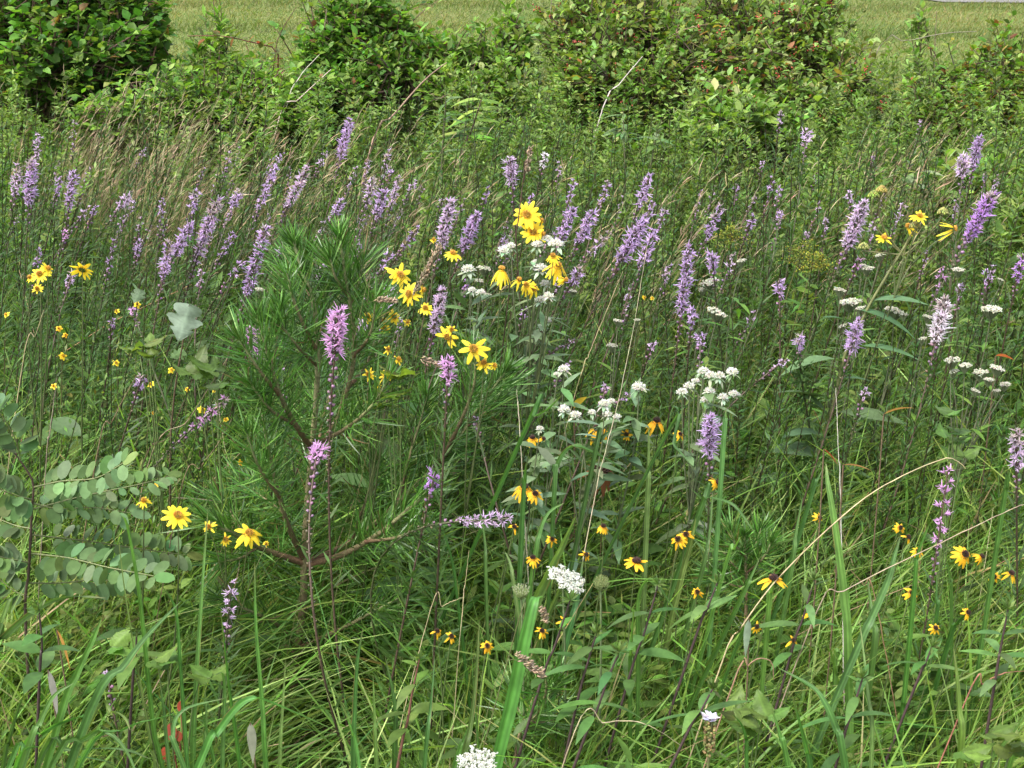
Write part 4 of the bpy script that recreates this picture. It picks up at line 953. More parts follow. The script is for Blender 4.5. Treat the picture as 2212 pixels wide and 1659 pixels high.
def susan(label, x, px=None):
    t_, qx, qy, w_, *r = x
    face = r[0] if r else (rng.normal(0, .2), -.4, .9); dr = r[1] if len(r) > 1 else .3; mi = r[2] if len(r) > 2 else .08
    dY = r[3] if len(r) > 3 else 0
    p = T(t_, qx, qy); Y = y_for(p[1], zdef(p[1]) - .04) + dY; P = at(p, Y)
    base = np.array([P[0] - .06 + rng.normal(0, .03), Y + .04, 0])
    root = thing("black_eyed_susan", label, "black-eyed susan", base, "black-eyed susans")
    plant_stem(root, base, [P], .002, (.07, .10, .03), .6)
    R = max(w_ * K / ppm(P) * .45, .011)
    daisy(root, base, P, face, R, 12, .33, dr + .15, ORA, R * .24, (.035, .014, .010), R * .3, missing=mi + .06)
    pair_leaves(root, base, [base + (P - base) * f for f in (.25, .45, .62)], [(rng.normal(0, 1), -.5, .5) for _ in range(3)], .08, .022, (.07, .13, .03))

for lab, x in [
 ("black-eyed susan with the fullest ring of petals, under the small white mint heads", ('M2', 1655, 1125, 185, (-.1, -.45, .88), .45, .0)),
 ("black-eyed susan with a tall dark cone, right of the fullest one, behind a stem", ('M2', 2035, 1075, 160, (.15, -.3, .95), .5, .1)),
 ("black-eyed susan with few petals hanging, left of the white mint heads", ('M2', 1238, 1185, 110, (-.1, -.3, .95), .35, .25)),
 ("single drooping yellow bloom close right of the black-eyed susan with few petals", ('M2', 1305, 1190, 60, (.5, -.4, .6), .4, .4)),
 ("yellow bloom seen edge on, right of the fullest black-eyed susan", ('M2', 1840, 1160, 90, (0, -.8, .3), .1, .2)),
 ("bright yellow bloom at the left of the near lilac spike", ('M2', 2185, 1160, 80, (.2, -.6, .6), .3, .2)),
 ("black-eyed susan cut by an upright grass blade, left one of a pair", ('M2', 1185, 1500, 170, (0, -.35, .93), .45, .05)),
 ("smaller black-eyed susan pressed right below its partner by the grass blade", ('M2', 1255, 1545, 128, (.1, -.55, .8), .2, .05)),
 ("black-eyed susan turned on its side beneath the near lilac spike", ('M3', 235, 1470, 110, (.75, -.35, .5), .3, .3)),
 ("black-eyed susan with a short fringe, low left of the white lace umbels", ('B2', 1240, 310, 110, (0, -.35, .9), .35, .1)),
 ("black-eyed susan seen from the side, flat as a saucer, right of the white lace umbels", ('B2', 1905, 335, 195, (.05, -.12, .99), .05, .0)),
 ("black-eyed susan half behind the wide green blade's right side, upper one", ('B2', 1440, 715, 100, (.3, -.6, .6), .3, .3)),
 ("black-eyed susan peeping from behind the wide green blade, lower one", ('B2', 1298, 780, 84, (.1, -.5, .8), .3, .2)),
 ("half hidden yellow bloom straight above the white lace umbels", ('B2', 1580, 290, 90, (.2, -.6, .6), .4, .4)),
 ("small black-eyed susan high above the closed green umbel", ('B2', 1692, 108, 96, (.1, -.4, .9), .35, .1)),
 ("large orange yellow bloom left of the small pine seedling", ('B2', 2175, 190, 130, (-.3, -.6, .6), .3, .25)),
 ("tiny yellow bloom at the right end of the flat lying spike", ('B2', 1120, 112, 76, (.1, -.5, .8), .3, .2)),
 ("tiny yellow bloom between upright blades above the lace umbels", ('B2', 1362, 190, 44, (.1, -.6, .6), .3, .3)),
 ("tiny yellow bloom in the grass below the pine's lower right branch, leftmost of three", ('B2', 622, 780, 64, (.3, -.5, .6), .3, .4)),
 ("tiny yellow bloom in the grass below the pine's lower right branch, middle of three", ('B2', 715, 815, 74, (.1, -.5, .6), .3, .4)),
 ("tiny yellow bloom in the grass below the pine's lower right branch, rightmost of three", ('B2', 945, 875, 76, (.1, -.6, .6), .3, .2)),
 ("black-eyed susan low between straw and a notched grass blade, at right", ('B3', 600, 445, 210, (.05, -.2, .95), .2, .35)),
 ("yellow bloom with a dull centre, left of the long arching straw", ('B3', 110, 530, 96, (-.1, -.6, .6), .4, .15)),
 ("yellow bloom under the near pinkish spike, left one", ('B3', 1415, 115, 86, (0, -.7, .5), .3, .3)),
 ("yellow bloom low on the grass left of the near pinkish spike, small", ('B3', 1465, 175, 56, (.2, -.6, .6), .3, .4)),
 ("yellow bloom touching the near pinkish spike's left side", ('B3', 1530, 265, 84, (0, -.6, .6), .35, .3)),
 ("showy cup of overlapping yellow petals right of the near pinkish spike", ('B3', 1830, 285, 160, (.1, -.65, .6), .35, .0)),
 ("yellow bloom leaning right beside the showy cup, half turned away", ('B3', 1935, 300, 100, (.7, -.2, .6), .35, .3)),
 ("two petalled yellow bloom left of a dark stalk at the right edge", ('B3', 2020, 430, 88, (-.2, -.7, .5), .3, .5)),
 ("yellow bloom with a dark centre right of a dark stalk at the right edge", ('B3', 2130, 410, 120, (.1, -.45, .85), .45, .3)),
 ("yellow bloom crossed by the near pinkish spike's lower stem", ('B3', 1490, 535, 120, (.1, -.6, .6), .4, .25)),
 ("half hidden yellow bloom under the narrow leaved herb with dark stem", ('B3', 840, 670, 100, (0, -.6, .6), .4, .25)),
 ("yellow bloom behind the top of the broad curled blade at right", ('B3', 895, 50, 90, (.2, -.7, .4), .3, .4)),
 ("tiny orange bloom low in the grass right of the curled brown leaf", ('B3', 725, 840, 50, (.1, -.6, .6), .3, .4)),
 ("tiny yellow bud of bloom in the grass, middle right", ('B3', 1640, 760, 44, (.1, -.6, .6), .3, .3)),
 ("tiny yellow bud of bloom in the grass, right of a spotted stem", ('B3', 1850, 660, 44, (.1, -.6, .6), .3, .3)),
 ("tiny orange petal low beside a folded grey leaf", ('B3', 490, 750, 50, (.1, -.6, .4), .3, .6)),
 ("yellow bloom at the very left foot of the arching straw", ('B3', 40, 160, 120, (-.2, -.6, .6), .35, .35)),
]:
    susan(lab, x)
# withered one
p = T('M2', 1680, 1390); Y = y_for(p[1], .62); P = at(p, Y); base = np.array([P[0], Y + .03, 0])
root = thing("black_eyed_susan", "withered rust brown black-eyed susan by the arching green blade", "black-eyed susan", base, "black-eyed susans")
plant_stem(root, base, [P], .002, (.12, .09, .04), .6)
daisy(root, base, P, (.2, -.4, .9), .042, 11, .3, .5, (.24, .10, .03), .012, (.05, .02, .012), .013, missing=.2)

# small yellow partridge peas in the left weeds
def pea(label, t_, x, y, w_, col=YEL):
    p = T(t_, x, y); Y = y_for(p[1], zdef(p[1]) - .1); P = at(p, Y)
    base = np.array([P[0] - .1, Y + .03, 0])
    root = thing("partridge_pea", label, "small yellow flower", base, "little yellow flowers in the left weeds")
    main, fork = plant_stem(root, base, [P], .0016, (.09, .09, .03), .7)
    R = w_ * K / ppm(P) * .43
    daisy(root, base, P, (rng.normal(0, .3), -.6, .6), R, 5, .7, .15, col, R * .16, (.6, .36, .03), .003, sepal=False)
    g = G(); n = 60; u = rng.random(n); P0 = base + (P - base) * (.4 + .55 * u)[:, None] + rng.normal(0, .02, (n, 3))
    d = rng.normal(0, 1, (n, 3)) + np.array([0, 0, .3]); ribbons(g, P0, d, .018, .006, np.zeros(3), np.cross(nrm(d), (0, 0, 1.0)) + .05, pick(GREENS + [(.13, .17, .03)], n), 2, 'oval')
    g.build("leaves", M_LEAF, root, base)
for lab, t_, x, y, w_, c_ in [
 ("small two petalled yellow flower between the purple tuft and the weeds at left", 'M1', 968, 838, 62, YEL), ("small yellow flower standing highest over the purple tuft at left", 'M1', 1100, 745, 56, YEL),
 ("small yellow flower left of a thick slanting stalk", 'M1', 1203, 870, 44, YEL), ("spidery yellow flower right of the thick slanting stalk", 'M1', 1382, 870, 56, YEL),
 ("small yellow flower below a wedge shaped green leaf", 'M1', 745, 700, 60, YEL), ("orange yellow flower at far left, upper of a pair", 'M1', 378, 480, 56, ORA), ("orange yellow flower at far left, lower of a pair", 'M1', 420, 522, 50, ORA),
 ("loose yellow flowers in the left weeds under the orange pair", 'M1', 405, 655, 66, YEL), ("pale yellow flower low beside a grey stalk at left", 'M1', 345, 850, 56, YEL),
 ("yellow flower right of the sprawling spike's tip", 'M1', 1450, 1065, 50, YEL), ("yellow flower cluster left of the sprawling spike's tip", 'M1', 1300, 1000, 70, YEL),
 ("dull yellow flower among pine needles at left", 'M1', 1545, 1340, 50, ORA), ("dull yellow flower under the leaf sprays at left", 'M1', 1000, 1490, 46, ORA), ("little yellow flower with brown seed heads at left", 'M1', 880, 325, 60, YEL),
 ("yellow flower between the brown seed heads and the left edge", 'M1', 750, 368, 46, YEL), ("small yellow flower at the very left edge of the weeds", 'M1', 42, 390, 60, YEL), ("little yellow flower beside the slim stalks at left", 'M1', 985, 1022, 34, ORA),
 ("small yellow flower over a straw in the weeds right of centre", 'M2', 1955, 280, 40, YEL), ("small yellow flower right of its like over the straw", 'M2', 2008, 285, 36, YEL)]:
    pea(lab, t_, x, y, w_, c_)
# ------------------------------------------------------------------ white flowers
WHT = (.72, .74, .70)
def mint(label, heads, dY=0, n_st=150):
    P = []
    for h in heads:
        p = T(h[0], h[1], h[2]); P.append((p, h[3]))
    Y0 = np.mean([y_for(p[1], zdef(p[1]) + .0) for p, w in P]) + dY
    Q = [at(p, Y0 + rng.normal(0, .025)) for p, w in P]
    m = np.mean(Q, 0); base = np.array([m[0] - .08, Y0 + .03, 0])
    root = thing("mountain_mint", label, "white mint", base, "white mountain mints")
    main, fork = plant_stem(root, base, [q - np.array([0, 0, .008]) for q in Q], .0026, (.10, .12, .06), .7)
    for (p, w_), q in zip(P, Q):
        R = w_ * K / ppm(q) * .52
        g = G(); n = n_st
        u = nrm(rng.normal(size=(n, 3)) + np.array([0, -.15, .5])); u[:, 2] = np.abs(u[:, 2])
        pos = q + u * np.array([R * .8, R * .8, R * .62]) * (.7 + .3 * rng.random((n, 1)))
        buds(g, pos - u * R * .2, u, R * .22, R * .09, pick([(.45, .47, .36), (.62, .62, .52), (.70, .70, .64)], n, [1, 2, 2], .1))
        d = nrm(u + rng.normal(0, .6, (n, 3)))
        ribbons(g, pos, d, R * .26 * (.7 + .6 * rng.random(n)), R * .13, np.zeros(3), None, pick([WHT, (.66, .62, .70), (.75, .74, .62)], n, [4, 1, 2], .06), 2, 'oval')
        fh = g.build("flower_head", M_PETAL, root, base)
        g = G(); k = 9; az = np.arange(k) * 2.4 + rng.random() * 6
        d = np.stack([np.cos(az), np.sin(az), rng.normal(-.25, .35, k)], 1)
        L = R * (.8 + .45 * rng.random(k)); 
        ribbons(g, q + d * R * .25 - np.array([0, 0, R * .15]), d, L, L * .42, np.stack([0 * L, 0 * L, -L * .45 * rng.random(k)], 1), np.cross(nrm(d), (0, 0, 1.0)) + rng.normal(0, .15, (k, 3)), pick([(.22, .29, .19), (.15, .22, .12), (.36, .42, .31)], k, None, .1), 5, 'leaf', .18)
        g.build("bracts", M_MATT, fh, base)
    g = G(); n = 46
    ends = np.array(Q)[rng.integers(0, len(Q), n)]; u = .2 + .7 * rng.random(n)
    P0 = fork + (ends - fork) * u[:, None]; low = rng.random(n) < .5
    P0[low] = base + (fork - base) * (.3 + .7 * rng.random((int(low.sum()), 1)))
    d = np.stack([rng.normal(0, 1, n), rng.normal(0, .8, n), rng.normal(.15, .3, n)], 1)
    ribbons(g, P0, d, .045 + .03 * rng.random(n), .013 + .008 * rng.random(n), np.array([0, 0, -.015]), np.cross(nrm(d), (0, 0, 1.0)) + rng.normal(0, .2, (n, 3)), pick([(.10, .16, .08), (.14, .20, .11), (.08, .13, .05)], n), 4, 'leaf', .2)
    g.build("leaves", M_MATT, root, base)

mint("white mint with the widest frosted cluster, right under the two large yellow daisies", [('T2', 1060, 1615, 100), ('T2', 1100, 1585, 70), ('T2', 1270, 1580, 90), ('T2', 1390, 1575, 110), ('T2', 1330, 1540, 80), ('M2', 1290, 100, 110), ('M2', 1260, 60, 70), ('M2', 1320, 195, 80)])
mint("white mint with a tier of small heads below the widest frosted cluster", [('M2', 1285, 300, 80), ('M2', 1340, 275, 80), ('M2', 1330, 430, 70)], .05)
mint("white mint with one round lilac tinged head between pine and yellow daisies", [('M2', 825, 105, 105), ('M2', 905, 250, 70), ('M2', 850, 235, 60)])
mint("white mint with many crowded heads, biggest white cluster right of centre", [('M3', 150, 760, 90), ('M3', 195, 785, 80), ('M3', 250, 790, 90), ('M3', 335, 765, 90), ('M3', 60, 855, 85), ('M3', 15, 890, 80), ('M3', 190, 885, 80), ('M3', 275, 925, 80), ('M3', 345, 905, 80), ('M3', 160, 940, 70), ('M3', 100, 820, 60)])
mint("white mint with heads above the fullest black-eyed susan", [('M2', 1440, 1005, 95), ('M2', 1515, 1040, 85), ('M2', 1700, 965, 85), ('M2', 1745, 950, 60), ('M2', 1720, 1035, 70), ('M2', 1780, 1050, 60), ('M2', 1620, 1020, 60)])
mint("white mint with a single round head crossed by the long thin straw", [('M2', 1920, 860, 105)])
mint("white mint with one small tilted head in weeds left of the straw", [('M2', 1440, 745, 85), ('M2', 1395, 775, 50)])
mint("white mint with one tiny head above the yellow bloom with few petals", [('M2', 1285, 1125, 56)])

def flat_white(label, name, cat, group, heads, creamy=True, dY=0):
    P = [T(h[0], h[1], h[2]) for h in heads]
    Y0 = np.mean([y_for(p[1], zdef(p[1]) - .05) for p in P]) + dY
    Q = [at(p, Y0 + rng.normal(0, .03)) for p in P]; m = np.mean(Q, 0)
    base = np.array([m[0] - .08, Y0 + .02, 0])
    root = thing(name, label, cat, base, group)
    main, fork = plant_stem(root, base, [q - np.array([0, 0, .02]) for q in Q], .0024, (.10, .11, .06), .75)
    for h, q in zip(heads, Q):
        R = h[3] * K / ppm(q) * .44; n = int(26 + h[3] * .35)
        i = np.arange(n); r = R * np.sqrt((i + .5) / n); th = i * 2.4 + rng.normal(0, .15, n)
        tilt = rng.normal(0, .2)
        pos = q + np.stack([np.cos(th) * r, np.sin(th) * r * .8, R * .22 * (1 - (r / R) ** 2) + tilt * np.cos(th) * r + rng.normal(0, R * .08, n)], 1)
        g = G(); a0 = q - np.array([0, 0, R * .6 + .01])
        k = n
        tubes(g, np.stack([np.repeat(a0[None], k, 0), (a0 + pos) / 2 + np.array([0, 0, -R * .1]), pos], 1), .0007, (.14, .17, .09), 3)
        br = g.build("flower_stalks", M_STEM, root, base)
        g = G()
        pp = np.repeat(pos, 6, 0) + rng.normal(0, R * .075, (n * 6, 3)) * np.array([1, 1, .5])
        buds(g, pp, nrm(np.array([0, -.2, 1.0]) + rng.normal(0, .4, (n * 6, 3))), R * .13, R * .065, pick([(.66, .65, .55), (.72, .72, .66), (.5, .52, .38)] if creamy else [WHT, (.7, .72, .66)], n * 6, None, .08))
        g.build("florets", M_PETAL, br, base)
    g = G(); n = 40; u = rng.random(n)
    P0 = base + (m - base) * (.25 + .65 * u)[:, None] + rng.normal(0, .012, (n, 3)); d = np.stack([rng.normal(0, 1, n), rng.normal(0, .8, n), rng.normal(.3, .3, n)], 1)
    ribbons(g, P0, d, .06, .011, np.array([0, 0, -.015]), np.cross(nrm(d), (0, 0, 1.0)), pick(GREENS, n), 3, 'leaf', .2)
    g.build("leaves", M_LEAF, root, base)

W_ = ("boneset", "white flower", "flat topped white flowers")
flat_white("creamy flat flower cluster close right of the longest right spike, upper of two", *W_, [('M3', 190, 185, 130), ('M3', 150, 225, 70)])
flat_white("creamy flat flower cluster close right of the longest right spike, lower of two", *W_, [('M3', 235, 378, 140)])
flat_white("creamy flat clusters left of the large leaved rosinweed's top leaf", *W_, [('M3', 1095, 315, 150), ('M3', 1030, 235, 90), ('M3', 1160, 350, 70), ('M3', 1045, 465, 60)])
flat_white("creamy sparse cluster right of the large leaved rosinweed's top leaf", *W_, [('M3', 1380, 370, 140), ('M3', 1440, 390, 60)])
flat_white("bright flat white cluster nearest the right edge beside two purple spikes", *W_, [('M3', 2000, 360, 150)])
flat_white("broad loose plant of many creamy clusters at right below the silvery white spike", *W_, [('M3', 1750, 685, 110), ('M3', 1835, 720, 90), ('M3', 1760, 755, 70), ('M3', 1930, 765, 110), ('M3', 2040, 740, 110), ('M3', 1985, 810, 80), ('M3', 2090, 840, 80), ('M3', 1900, 880, 70), ('M3', 2035, 880, 60)])
flat_white("small creamy cluster left of the silvery white spike's foot", *W_, [('M3', 1590, 405, 70), ('M3', 1560, 545, 60), ('M3', 1600, 460, 50)])
flat_white("creamy cluster above the dark worn spike at right", *W_, [('M3', 1790, 105, 90), ('M3', 2060, 165, 50)])
flat_white("creamy clusters below the ragged yellow flowers at right", *W_, [('M3', 1205, 95, 90), ('M3', 1170, 75, 60), ('T3', 1285, 1640, 70)])
flat_white("creamy airy clusters between the round mint head and the drooping yellow flower", *W_, [('M2', 925, 95, 100), ('M2', 895, 175, 70), ('M2', 845, 235, 70), ('M2', 950, 265, 60)], True, .1)
flat_white("tiny cream cluster right of the white mint tier", *W_, [('M2', 1497, 240, 60)])
flat_white("tiny cream clusters in weeds under the slender straw crossed spike", *W_, [('M2', 1785, 430, 66), ('M2', 1910, 425, 50), ('M2', 1750, 590, 80)])
flat_white("tiny cream blossoms right of the dense left row's foot", *W_, [('M1', 1670, 230, 70), ('M1', 1710, 285, 50)])
flat_white("tiny cream blossoms above the goldenrod's left side", *W_, [('M3', 395, 45, 70)])

# wild carrot umbels
def carrot(label, q, w, closed=0.0, tilt=(0, -.5, .85), col=WHT, n=30, stem_px=None):
    p = T(*q); Y = y_for(p[1], .62); P = at(p, Y); R = w * K / ppm(P) * .46
    base = np.array([P[0] if stem_px is None else at((stem_px, 1659), Y)[0], Y + .05, 0])
    root = thing("wild_carrot", label, "lace flower", base, "wild carrot flowers")
    c = nrm(np.array(tilt, float)); a, b, c = [x[0] for x in frames(c[None])]
    hub = P - c * R * (.55 if not closed else .75)
    g = G(); tubes(g, bez(base, (base + hub) / 2 + np.array([.01, 0, .08]), hub, 12), np.linspace(.0028, .0018, 12), (.12, .16, .07), 6); g.build("stem", M_STEM, root, base)
    i = np.arange(n); r = np.sqrt((i + .5) / n); th = i * 2.4
    out = np.cos(th)[:, None] * a + np.sin(th)[:, None] * b
    if closed:
        mid = hub + out * R * (.75 * r ** .6)[:, None] + c * R * .5
        end = hub + out * R * (r * (1.15 - closed * .55))[:, None] + c * R * (1.35 + .25 * (1 - r) - .15 * closed)[:, None]
    else:
        mid = hub + out * R * (.5 * r)[:, None] + c * R * .35
        end = P + out * R * r[:, None] + c * (R * .1 * (1 - r) + rng.normal(0, R * .05, n))[:, None]
    g = G(); tt = np.linspace(0, 1, 6)[None, :, None]
    tubes(g, hub * (1 - tt) ** 2 + 2 * mid[:, None] * tt * (1 - tt) + end[:, None] * tt ** 2, .0008, (.26, .32, .13) if closed else (.2, .26, .12), 3)
    ry = g.build("rays", M_STEM, root, base)
    g = G(); k = 16 if not closed else 12
    sp = R * (.125 if not closed else .09)
    pos = np.repeat(end, k, 0) + rng.normal(0, 1, (n * k, 3)) * sp * .6
    d = nrm(c + rng.normal(0, .45, (n * k, 3)))
    buds(g, pos, d, sp * .5, sp * .32, pick([col, tuple(np.array(col) * .85)], n * k, None, .07))
    if not closed:
        m5 = n * k
        for s in range(3):
            ribbons(g, pos + d * sp * .3, nrm(np.cross(d, rng.normal(size=(m5, 3))) + d * .4), sp * .8, sp * .5, np.zeros(3), d + rng.normal(0, .3, (m5, 3)), vary(col, m5, .05, .02), 1, 'flat')
    g.build("florets", M_PETAL, ry, base)
    g = G(); m = 11; th = np.arange(m) * .571; out = np.cos(th)[:, None] * a + np.sin(th)[:, None] * b
    ribbons(g, np.repeat(hub[None], m, 0), out * .8 + c * .2, R * .7, .0012, out * .004 + c * .006, None, vary((.16, .22, .09), m), 3, 'needle'); g.build("bracts", M_LEAF, ry, base)
    return root
carrot("open white lace umbel tipped to the right between two closed ones", ('B2', 1460, 450), 265, 0, (.40, -.12, .9))
carrot("small half closed cream lace umbel left of the open one", ('B2', 1165, 535), 128, .25, (.0, -.15, 1), (.55, .58, .42))
carrot("closed green birdsnest umbel touching the open one's right side", ('B2', 1680, 480), 150, .75, (.05, -.35, .93), (.36, .42, .17), 40)
carrot("white lace umbel cut by the bottom edge of the picture", ('B2', 885, 1622), 265, 0, (-.05, -.15, .98))

# goldenrod
def goldenrod(label, q, w, h, dY=.3):
    p = T(*q); Y = y_for(p[1], zdef(p[1]) - .05) + dY; P = at(p, Y); s = K / ppm(P)
    base = np.array([P[0] - .1, Y, 0]); root = thing("goldenrod", label, "goldenrod", base, "goldenrods")
    g = G(); tubes(g, bez(base, base + np.array([.0, 0, P[2] * .6]), P, 10), np.linspace(.003, .001, 10), (.1, .1, .03), 5); st = g.build("stem", M_STEM, root, base)
    n = 20; az = rng.random(n) * 6.28; u = rng.random(n)
    a0 = P + np.array([0, 0, -h * s]) * u[:, None] ; L = w * s * (.25 + .45 * u)
    e = a0 + np.stack([np.cos(az) * L, np.sin(az) * L * .7, .25 * L], 1); mid = (a0 + e) / 2 + np.stack([0 * L, 0 * L, .22 * L], 1)
    tt = np.linspace(0, 1, 6)[None, :, None]; B = a0[:, None] * (1 - tt) ** 2 + 2 * mid[:, None] * tt * (1 - tt) + e[:, None] * tt ** 2
    g = G(); tubes(g, B, .0007, (.14, .14, .04), 3)
    k = 20; uu = rng.integers(1, 6, (n, k)); pos = B[np.arange(n)[:, None], uu].reshape(-1, 3) + rng.normal(0, .005, (n * k, 3))
    buds(g, pos, nrm(rng.normal(0, .6, (n * k, 3)) + np.array([0, 0, .8])), .0055, .0017, pick([(.36, .36, .04), (.24, .29, .05), (.15, .22, .04)], n * k, None, .15)); g.build("flower_plume", M_PETAL, root, base)
    g = G(); m = 40; u = rng.random(m); P0 = base + (P - base) * (.3 + .65 * u)[:, None]; d = np.stack([rng.normal(0, 1, m), rng.normal(0, 1, m), .5 + 0 * u], 1)
    ribbons(g, P0, d, .06, .009, np.array([0, 0, -.01]), None, pick(GREENS, m), 3, 'leaf', .2); g.build("leaves", M_LEAF, root, base)
goldenrod("broad yellow green goldenrod plume right of centre behind the longest right spike", ('T3', 800, 1570), 260, 190)
goldenrod("fainter goldenrod plume left of the broad one", ('T3', 340, 1475), 200, 150)
goldenrod("small greenish goldenrod plume just below the broad one", ('M3', 880, 20), 190, 120, .2)

# ------------------------------------------------------------------ the pine sapling and its seedlings
NEED = [(.05, .135, .018), (.072, .175, .025), (.034, .095, .012), (.125, .24, .05), (.14, .11, .04)]
def pine(label, name, Y, trunk, r0, twigs, nl=.072, base_px=None, dens=640, cat="pine", group=None):
    tp = []
    for p in trunk:
        tp.append(at(p[:2], Y + (p[2] if len(p) > 2 else 0)))
    base = tp[0].copy(); base[2] = 0
    base[0] -= (tp[1][0] - tp[0][0]) / max(.05, tp[1][2] - tp[0][2]) * tp[0][2] * .5
    root = thing(name, label, cat, base, group)
    def brush(path, r, part, bark, parent, tipn=1.0, dn=1.0, start=.0, col=None):
        k = len(path)
        g = G(); cb = np.outer(np.linspace(0, 1, k), np.array(bark[1]) - np.array(bark[0])) + np.array(bark[0])
        tubes(g, path, np.linspace(r, max(.0016, r * .35), k), cb, 6)
        o = g.build(part, M_BARK, parent, base)
        seg = np.linalg.norm(np.diff(path, axis=0), axis=1); cum = np.concatenate([[0], np.cumsum(seg)]); tot = cum[-1]
        n = int(tot * dens * dn) + 20
        s = start * tot + (1 - start) * tot * rng.random(n) ** .8
        s[: max(14, n // 12)] = tot - rng.random(max(14, n // 12)) * .015
        P0 = np.stack([np.interp(s, cum, path[:, i]) for i in range(3)], 1)
        tg = nrm(np.gradient(path, axis=0)); tn = nrm(np.stack([np.interp(s, cum, tg[:, i]) for i in range(3)], 1))
        a, b, c = frames(tn); az = rng.random(n) * 6.28
        out = a * np.cos(az)[:, None] + b * np.sin(az)[:, None]
        fr = s / tot
        d = nrm(out + c * ((.1 if part == 'trunk' else .5) + 1.0 * fr ** 2 + .25 * rng.normal(0, 1, n))[:, None])
        L = nl * (.65 + .5 * rng.random(n)) * (1 - .45 * (fr > .93)) * (1.15 - .4 * np.clip(P0[:, 2] - .45, 0, 1))
        g = G()
        cc = pick(NEED, n, [4, 4, 3, 1.3, .25], .2)
        ribbons(g, P0, d, L, .0017 + .0007 * rng.random(n), out * (L * .12)[:, None] * rng.normal(.2, 1, (n, 1)) + np.array([0, 0, -.1]) * L[:, None] * rng.random((n, 1)) + c * (L * .22)[:, None], None, cc, 4, 'needle')
        g.build("needles", M_NEEDLE, o, base)
        return o
    BR = ((.12, .065, .038), (.16, .19, .08))
    path = poly([base] + tp, 34)
    brush(path, r0, "trunk", ((.20, .12, .075), (.16, .19, .08)), root, dn=1.0, start=.06)
    for tw in twigs:
        pts = [at(p[:2], Y + (p[2] if len(p) > 2 else 0)) for p in tw[1:]]
        brush(poly(pts, 14), tw[0], "branch", BR, root, start=.12 if tw[0] > .004 else .05)
    return root

pine("young pine sapling, the tallest plant left of centre, with long soft green needles", "pine_sapling", 2.46,
     [(624, 1650), (632, 1505), (643, 1404), (655, 1300), (657, 1212), (664, 1090), (674, 970), (684, 850), (686, 735), (676, 650), (655, 590), (634, 520)], .010,
     [ # lowest whorls
      (.006, (640, 1410), (590, 1385, .06), (520, 1380, .1), (440, 1362, .12)), (.005, (640, 1405), (600, 1350, -.08), (540, 1320, -.14), (470, 1290, -.16)),
      (.0055, (645, 1400), (730, 1362, -.05), (800, 1325, -.08), (870, 1288, -.08)), (.005, (640, 1420), (690, 1400, .12), (750, 1395, .22), (820, 1370, .28)),
      (.006, (628, 1590), (760, 1570, -.02), (880, 1545, -.04), (960, 1500, -.05), (1052, 1402, -.05)), (.003, (900, 1540, -.04), (950, 1500, 0), (985, 1420, 0)), (.004, (630, 1560), (700, 1535, .1), (770, 1490, .15), (840, 1455, .15)),
      # main whorl
      (.007, (655, 1216), (570, 1186, -.04), (500, 1150, -.08), (440, 1122, -.1)), (.003, (560, 1180, -.04), (520, 1205, -.1), (470, 1215, -.14)), (.003, (530, 1162, -.06), (500, 1110, -.02), (470, 1070, 0)),
      (.006, (655, 1206), (624, 1140, -.06), (600, 1060, -.1), (578, 960, -.12), (560, 860, -.12)), (.0035, (604, 1075, -.1), (560, 1010, -.16), (530, 930, -.18)), (.003, (615, 1110, -.08), (560, 1070, .0), (505, 1040, .05)),
      (.0075, (668, 1220), (740, 1198, -.05), (815, 1155, -.1), (885, 1098, -.12), (930, 1055, -.12)), (.004, (790, 1170, -.09), (860, 1160, -.16), (930, 1130, -.2)),
      (.0065, (666, 1214), (760, 1170, .08), (860, 1085, .13), (965, 982, .15), (1035, 880, .15), (1098, 795, .14)), (.0045, (950, 1000, .15), (1000, 900, .1), (1026, 820, .08), (1022, 755, .08)), (.003, (1010, 920, .14), (1060, 880, .18), (1090, 830, .2)), (.004, (860, 1085, .13), (880, 1000, .2), (905, 920, .22), (925, 850, .22)), (.0035, (760, 1170, .08), (790, 1080, .04), (820, 990, .02)),
      # upper whorl
      (.006, (672, 968), (640, 920, -.06), (608, 860, -.1), (580, 770, -.12), (555, 680, -.12)), (.004, (605, 855, -.1), (560, 800, -.15), (515, 730, -.16)), (.0035, (640, 920, -.06), (585, 885, -.12), (535, 820, -.15)), (.003, (585, 790, -.11), (600, 730, -.05), (605, 660, -.05)),
      (.0065, (674, 975), (715, 930, .05), (748, 850, .06), (766, 760, .05), (760, 680, .04), (745, 590, .03), (733, 505, .02)), (.004, (750, 840, .06), (790, 790, .1), (815, 720, .12), (830, 650, .12)), (.0035, (764, 770, .05), (800, 720, .0), (812, 640, -.02)), (.003, (757, 660, .04), (775, 610, .05), (785, 560, .05)), (.003, (753, 640, .04), (725, 600, 0), (712, 555, 0)),
      (.005, (672, 962), (740, 930, -.06), (800, 880, -.1), (845, 810, -.1)), (.0035, (690, 950, .1), (700, 890, .18), (720, 830, .2)),
      # leader's side shoots
      (.004, (685, 760), (655, 700, -.04), (632, 640, -.05), (620, 590, -.05)), (.004, (686, 740), (700, 680, .04), (705, 610, .05)), (.0035, (684, 790), (640, 745, -.06), (600, 690, -.08)), (.003, (670, 640), (655, 600, .05), (660, 545, .06)), (.003, (664, 618), (640, 590, .05), (610, 545, .07)),
     ])
pine("small pine seedling tip rising in the grass right of the wide green blade", "pine_seedling", 2.0, [(1120, 1600), (1140, 1565), (1172, 1530), (1206, 1468)], .004, [(.003, (1142, 1562), (1175, 1560, .03), (1225, 1545, .05)), (.003, (1172, 1530), (1180, 1490, -.04), (1178, 1452, -.05)), (.003, (1140, 1565), (1120, 1530, .04), (1110, 1490, .05))], .06, cat="pine seedling", group="pine seedlings")
